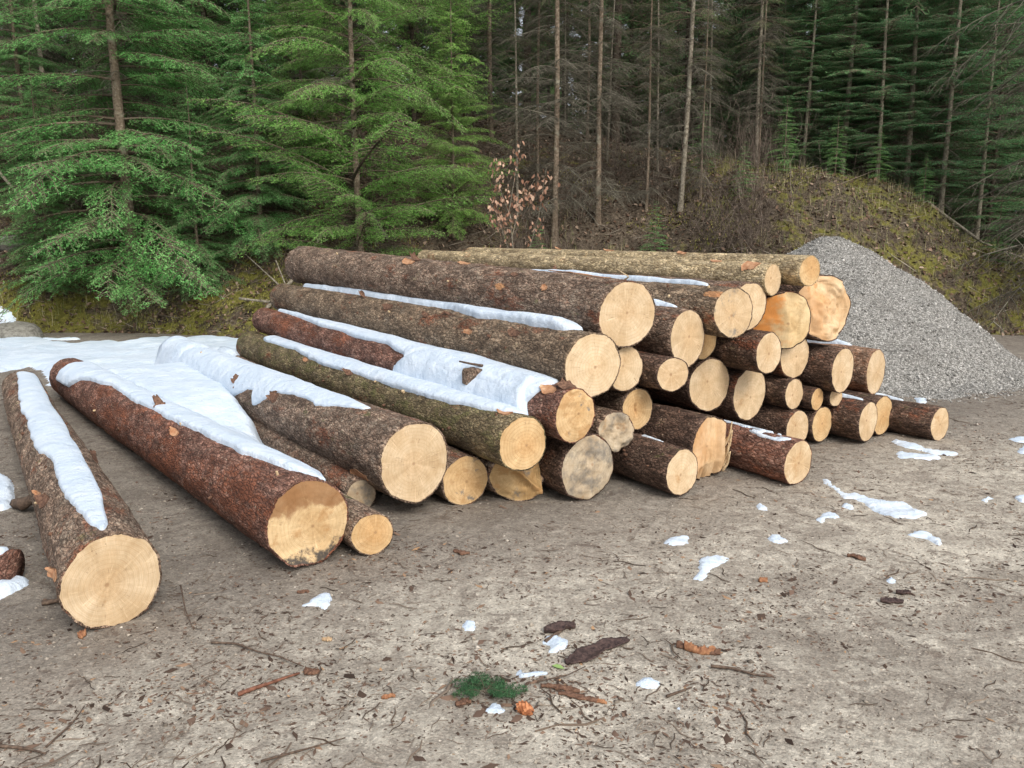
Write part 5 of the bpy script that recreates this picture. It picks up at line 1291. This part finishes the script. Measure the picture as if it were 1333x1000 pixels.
# ------------------------------------------------------------------ undergrowth on the bank
def shrub_mesh(seed, n=46, H=1.3, spread=.7):
    q = np.random.RandomState(seed); VV = []
    def rib(p0, d, ln, w, lvl):
        k = 5; P = [np.array(p0)]; dd = np.array(d, float)
        for _ in range(k): dd = dd + q.normal(0, .16, 3) + np.array([0, 0, -.04]); dd /= np.linalg.norm(dd); P.append(P[-1] + dd * ln / k)
        s = np.array([-dd[1], dd[0], 0]) + 1e-3; s /= np.linalg.norm(s)
        for a_, b_, w0, w1 in zip(P[:-1], P[1:], np.linspace(w, w * .3, k), np.linspace(w * .8, w * .2, k)):
            VV.append([a_ - s * w0, a_ + s * w0, b_ + s * w1]); VV.append([a_ - s * w0, b_ + s * w1, b_ - s * w1])
        if lvl < 2:
            for j in range(5 if lvl == 0 else 2):
                b0 = P[q.randint(1, k + 1)]; d2 = dd + q.normal(0, .7, 3); d2 /= np.linalg.norm(d2); rib(b0, d2, ln * .42, w * .55, lvl + 1)
    for _ in range(n):
        a_ = q.rand() * 6.28; t_ = q.uniform(.1, 1.5); rib((q.normal(0, spread * .4), q.normal(0, spread * .4), -.03), (math.cos(a_) * t_, math.sin(a_) * t_, 1), H * q.uniform(.5, 1.1), .0042, 0)
    V = np.array(VV).reshape(-1, 3); return mesh_np('bare_shrub', V, np.arange(len(V)).reshape(-1, 3), DEADBR)
DEADBR = simple('bare_brown_stems', [(0, (.06, .045, .034)), (.6, (.15, .115, .09)), (1, (.28, .23, .19))])
SHR = [shrub_mesh(s) for s in (1, 2, 3)]
q = np.random.RandomState(9)
for j in range(34):
    px_ = q.uniform(620, 1000) if j < 24 else q.uniform(20, 330); y = q.uniform(12.6, 16.0) if j < 24 else q.uniform(13.8, 16.5); x = PX(px_, y)
    o = link('bare_shrub', SHR[j % 3], loc=(x, y, float(surf_z(x, y)))); o.rotation_euler = (0, 0, q.rand() * 6.28); sc_ = q.uniform(.5, 1.1); o.scale = (sc_,) * 3
    props(o, 'leafless brown brushwood on the middle of the bank under the slim trunks' if j < 24 else 'leafless brown brushwood on the bank under the large spruces', 'shrub', 'bare brushwood in the middle of the bank' if j < 24 else 'bare brushwood under the left spruces')

# withered beech sapling
def beech():
    q = np.random.RandomState(4); c = np.array([PX(668, 11.9), 11.9, float(surf_z(PX(668, 11.9), 11.9))])
    stems = [[(0, 0, 0), (.03, 0, .9), (-.05, 0, 1.8), (.1, .02, 2.7)], [(0, 0, .5), (.18, -.05, 1.1), (.35, -.1, 1.7), (.45, -.1, 2.35)], [(.02, 0, 1.0), (-.15, 0, 1.5), (-.32, 0, 1.95)], [(0, 0, .3), (-.12, .03, .7), (-.3, 0, 1.1)], [(.03, 0, .8), (.2, .05, 1.05), (.42, 0, 1.2)], [(-.02, 0, 1.4), (.1, 0, 1.9), (.3, 0, 2.2)], [(0, 0, 1.6), (-.16, 0, 2.0), (-.25, 0, 2.5)]]
    SV, SF, ST = [], [], []; b = 0; LV = []
    for j, s_ in enumerate(stems):
        V, F, tri = stick_mesh(s_, .012 if j == 0 else .006, .002, 5, j); SV.append(V); SF.append(F + b); ST.append(tri + b); b += len(V)
        P = np.array(s_)
        for _ in range(58):
            t_ = q.uniform(.4, 1) * (len(P) - 1); i = min(int(t_), len(P) - 2); p_ = P[i] + (P[i + 1] - P[i]) * (t_ - i) + q.normal(0, .06, 3)
            if p_[2] < .75: continue
            d = np.array([q.normal(0, .5), q.normal(0, .4), -1]); d /= np.linalg.norm(d); w = np.cross(d, q.normal(0, 1, 3)); w /= np.linalg.norm(w); nrm = np.cross(d, w)
            L_ = q.uniform(.045, .08); W_ = L_ * .28; fold = nrm * W_ * .5
            v = [p_, p_ + d * L_ * .3 + w * W_ + fold, p_ + d * L_ * .35, p_ + d * L_ * .3 - w * W_ + fold, p_ + d * L_ * .7 + w * W_ * .8 + fold, p_ + d * L_ * .7 - w * W_ * .8 + fold, p_ + d * L_]
            LV.append(v)
    LV = np.array(LV); nL = len(LV); LF = np.array([(0, 1, 2), (0, 2, 3), (2, 1, 4), (2, 5, 3), (2, 4, 6), (2, 6, 5)])
    LF = (LF[None] + (np.arange(nL) * 7)[:, None, None]).reshape(-1, 3)
    o = bpy.data.objects.new('beech_sapling', None); COL.objects.link(o); o.location = tuple(c)
    props(o, 'thin sapling with withered pinkish-brown leaves behind the top of the stack', 'sapling')
    link('stem', mesh_np('stem', np.concatenate(SV), [np.concatenate(SF), np.concatenate(ST)], TR_GREY), o)
    lv = simple('withered_leaf', [(0, (.20, .10, .06)), (.5, (.38, .22, .15)), (1, (.54, .38, .27))])
    link('foliage', mesh_np('foliage', LV.reshape(-1, 3), LF, lv), o)
beech()

# leaf litter, twigs, moss and grass on the bank (nobody could count them)
def bank_xy(n, y0=11.5, y1=17.5, pw=1.0, q=q):
    y = y0 + (y1 - y0) * q.rand(n) ** pw; return q.uniform(-1, 1, n) * (y * .64 + .3), y
x, y = bank_xy(22000, 11.6, 18, 1.2); z = surf_z(x, y); m = hill_z(x, y) > ground_z(x, y) - .03; x, y, z = x[m], y[m], z[m]
s = q.uniform(.018, .045, len(x)); LEAFV = np.array([(0, -1, 0), (.55, -.2, .18), (.5, .5, .2), (0, 1, .05), (-.5, .5, .22), (-.55, -.2, .16)]); LEAFF = np.array([(0, 1, 2), (0, 2, 3), (0, 3, 4), (0, 4, 5)])
V, F = scatter(LEAFV, LEAFF, np.stack([x, y, z + .012], -1), np.stack([s, s, s], -1), rotz(q.rand(len(x)) * 6.28) @ rotx(q.normal(0, .6, len(x))) @ roty(q.normal(0, .5, len(x))))
LEAFM = simple('dead_leaf', [(0, (.045, .028, .02)), (.5, (.13, .08, .052)), (.85, (.24, .16, .11)), (1, (.42, .32, .24))])
props(link('leaf_litter', mesh_np('leaf_litter', V, F, LEAFM)), kind='stuff')
x, y = bank_xy(8000, 11.7, 18, 1.1); m = hill_z(x, y) > ground_z(x, y) - .02; x, y = x[m], y[m]; L_ = q.gamma(1.5, .065, len(x)) + .03
V, F = scatter(OCT_V, OCT_F, np.stack([x, y, surf_z(x, y) + .015], -1), np.stack([L_, .0022 + L_ * .009, .0022 + L_ * .009], -1), rotz(q.rand(len(x)) * 6.28) @ roty(q.normal(0, .30, len(x))), .2)
props(link('twig_litter', mesh_np('twig_litter', V, F, simple('bank_twig', [(0, (.08, .06, .045)), (.5, (.20, .16, .125)), (1, (.42, .37, .30))]))), kind='stuff')
BL = np.array([(-.12, 0, 0), (.12, 0, 0), (.0, .35, 1.0)]); BLF = np.array([(0, 1, 2)])
# moss: dense short tufts where the floor is mossy
x, y = bank_xy(150000, 11.7, 16.8, 1.1)
right = np.clip((x - 2) / 2.5, 0, 1); left = np.clip((-1.2 - x) / 1.5, 0, 1) * np.clip((13.9 - y) / .9, 0, 1)
mm = fbm(x * 1.3, y * 1.3, 91, 4, .7) + .19 * right + .32 * left - .02 + .2 * (q.rand(len(x)) - .5); m = (mm > .22) & (hill_z(x, y) > ground_z(x, y) + .01)
x, y = x[m][:60000], y[m][:60000]; s = q.uniform(.02, .045, len(x))
V, F = scatter(BL, BLF, np.stack([x, y, surf_z(x, y) - .004], -1), np.stack([s * 1.5, s, s], -1), rotz(q.rand(len(x)) * 6.28) @ rotx(q.normal(0, .5, len(x))))
props(link('moss', mesh_np('moss', V, F, simple('moss_tuft', [(0, (.08, .08, .015)), (.5, (.22, .215, .045)), (.85, (.36, .34, .085)), (1, (.44, .40, .17))]))), kind='stuff')
x, y = bank_xy(26000, 11.8, 16.5); g = fbm(x * 1.3, y * 1.3, 95, 3) + .35 * np.clip((x - 2) / 3, 0, 1) + .15 * q.rand(len(x)); m = (g > .24) & (hill_z(x, y) > ground_z(x, y) + .02); x, y = x[m][:13000], y[m][:13000]; s = q.uniform(.06, .24, len(x))
V, F = scatter(BL * np.array([.35, 1, 1]), BLF, np.stack([x, y, surf_z(x, y) - .01], -1), np.stack([s * .35, s, s], -1), rotz(q.rand(len(x)) * 6.28) @ rotx(q.uniform(-.2, 1.0, len(x))))
props(link('grass', mesh_np('grass', V, F, simple('grass_blade', [(0, (.08, .12, .03)), (.4, (.17, .21, .06)), (.7, (.36, .33, .17)), (1, (.5, .43, .28))]))), kind='stuff')
for j, (px_, y_, s_) in enumerate([(960, 13.6, .22), (1010, 14.4, .30), (1075, 14.6, .26), (1130, 14.9, .24), (905, 14.8, .30), (1190, 14.2, .2), (850, 13.2, .25), (1290, 13.6, .28), (230, 12.9, .22), (700, 13.0, .24)]):
    plant_tree((K_YOUNG[0], K_YOUNG[1], None), PX(px_, y_), y_, 'knee-high spruce seedling on the open slope of the bank', j * 1.3, s_, 'spruce seedlings on the bank', name='spruce_seedling')
# fallen dead branches at the foot of the bank
FB = [([(-3.55, 12.0), (-3.1, 12.15), (-2.75, 12.45)], .03, [.05, .35, .62], 'thick fallen branch leaning up behind the far end of the stack'),
      ([(-3.9, 12.1), (-3.45, 12.0), (-2.95, 11.95)], .02, [.25, .20, .30], 'fallen branch lying across under the small dark spruce'),
      ([(-3.15, 12.0), (-3.2, 12.05), (-3.35, 12.1)], .018, [.0, .3, .65], 'upright broken branch below the small dark spruce'),
      ([(-3.0, 12.0), (-3.35, 12.15), (-3.9, 12.5)], .015, [.05, .25, .5], 'thin fallen branch crossing the leaning thick one'),
      ([(-8.2, 13.6), (-7.4, 13.3), (-6.7, 13.1)], .03, [.9, .55, .3], 'long fallen branch sloping down the bank at the left edge'),
      ([(7.0, 14.6), (7.9, 14.4), (8.8, 14.5)], .03, [.1, .1, .1], 'fallen branch lying over the right end of the crest')]
for k_, (pts, r_, lf, lb) in enumerate(FB): stick(pts, r_, lb, TR_GREY, lift=lf, name='fallen_branch', cat='branch')
# stones at the left foot
ROCK = flat_mat('mossy_rock', (.10, .095, .08), (.26, .25, .22), 18, .9, (.12, .12, .05), .72)
for (x_, y_, r_, lb) in [(-6.95, 11.75, .30, 'mossy stone among snow at the left edge of the snow field'), (-7.75, 13.3, .22, 'grey stone on the bank at the left picture edge')]:
    u = np.linspace(0, math.pi, 14); w_ = np.linspace(0, 6.283, 24, endpoint=False); U_, W_ = np.meshgrid(u, w_, indexing='ij')
    rr = r_ * (1 + .22 * vnoise(W_ / 6.283 * 5, U_ * 1.6, 6, 5)); V = np.stack([rr * np.sin(U_) * np.cos(W_) * 1.3, rr * np.sin(U_) * np.sin(W_), rr * np.cos(U_) * .6], -1).reshape(-1, 3)
    props(link('stone', mesh_np('stone', V, grid_faces(24, 14, True), ROCK, smooth=True), loc=(x_, y_, float(surf_z(x_, y_)) + .02)), lb, 'stone')

# ------------------------------------------------------------------ sprig, cone, leaf in the foreground
FR_SPRIG = frond(77, 12, .42, .11, .009, .085, .020, .1, zt=.5)
p = new_parts()
for j, (az, L_) in enumerate([(.3, .13), (1.2, .10), (2.6, .12), (3.4, .10), (-.4, .09), (2.0, .10)]):
    place(p, FR_SPRIG, .012 + .005 * j, az, L_ * 1.15, .3, .3, 1.3)
# needles at hand-size scale
props(link('spruce_sprig', crown_mesh('spruce_sprig', p, needle_mat('needles_sprig', (.02, .07, .03), (.05, .14, .06), (.10, .23, .10)), TWIGM), loc=(I['sprig'][0], I['sprig'][1] + .02, float(ground_z(*I['sprig'])))), 'small green spruce sprig lying on the dirt in the foreground', 'sprig')
def cone():
    V_, F_ = [], []; b = 0; n = 60; P, S, R3 = [], [], []
    t_ = np.linspace(0, 1, n); an = np.arange(n) * 2.4
    rad = .016 * np.sin(np.clip(t_ * .9 + .1, 0, 1) * math.pi) ** .6 + .004; L_ = .075
    pos = np.stack([(t_ - .5) * L_, rad * np.cos(an), rad * np.sin(an) + .018], -1)
    V, F = scatter(np.array([(0, -.5, 0), (0, .5, 0), (-.6, .6, .5), (-.6, -.6, .5), (-1.1, 0, .9)]), np.array([(0, 1, 2), (0, 2, 3), (3, 2, 4)]), pos, np.full((n, 3), .015), rotx(an - math.pi / 2))
    c = I['cone']; V[:, 2] += 0
    o = link('spruce_cone', mesh_np('spruce_cone', V, F, simple('cone_scale', [(0, (.20, .07, .03)), (.5, (.42, .15, .06)), (1, (.55, .25, .12))])), loc=(c[0], c[1], float(ground_z(*c)))); o.rotation_euler = (0, 0, -.75); o.scale = (.72, .72, .72)
    props(o, 'orange-brown gnawed spruce cone beside the green sprig', 'cone')
cone()
c = I['leaf']; V, F = scatter(LEAFV, LEAFF, np.array([[0, 0, .006]]), np.array([[.022, .026, .02]]), rotz(np.array([1.1])))
props(link('leaf', mesh_np('leaf', V, F, simple('green_leaf', [(0, (.20, .32, .10)), (1, (.28, .40, .14))])), loc=(c[0], c[1], float(ground_z(*c)))), 'single pale green leaf at the tip of the long dark bark piece', 'leaf')
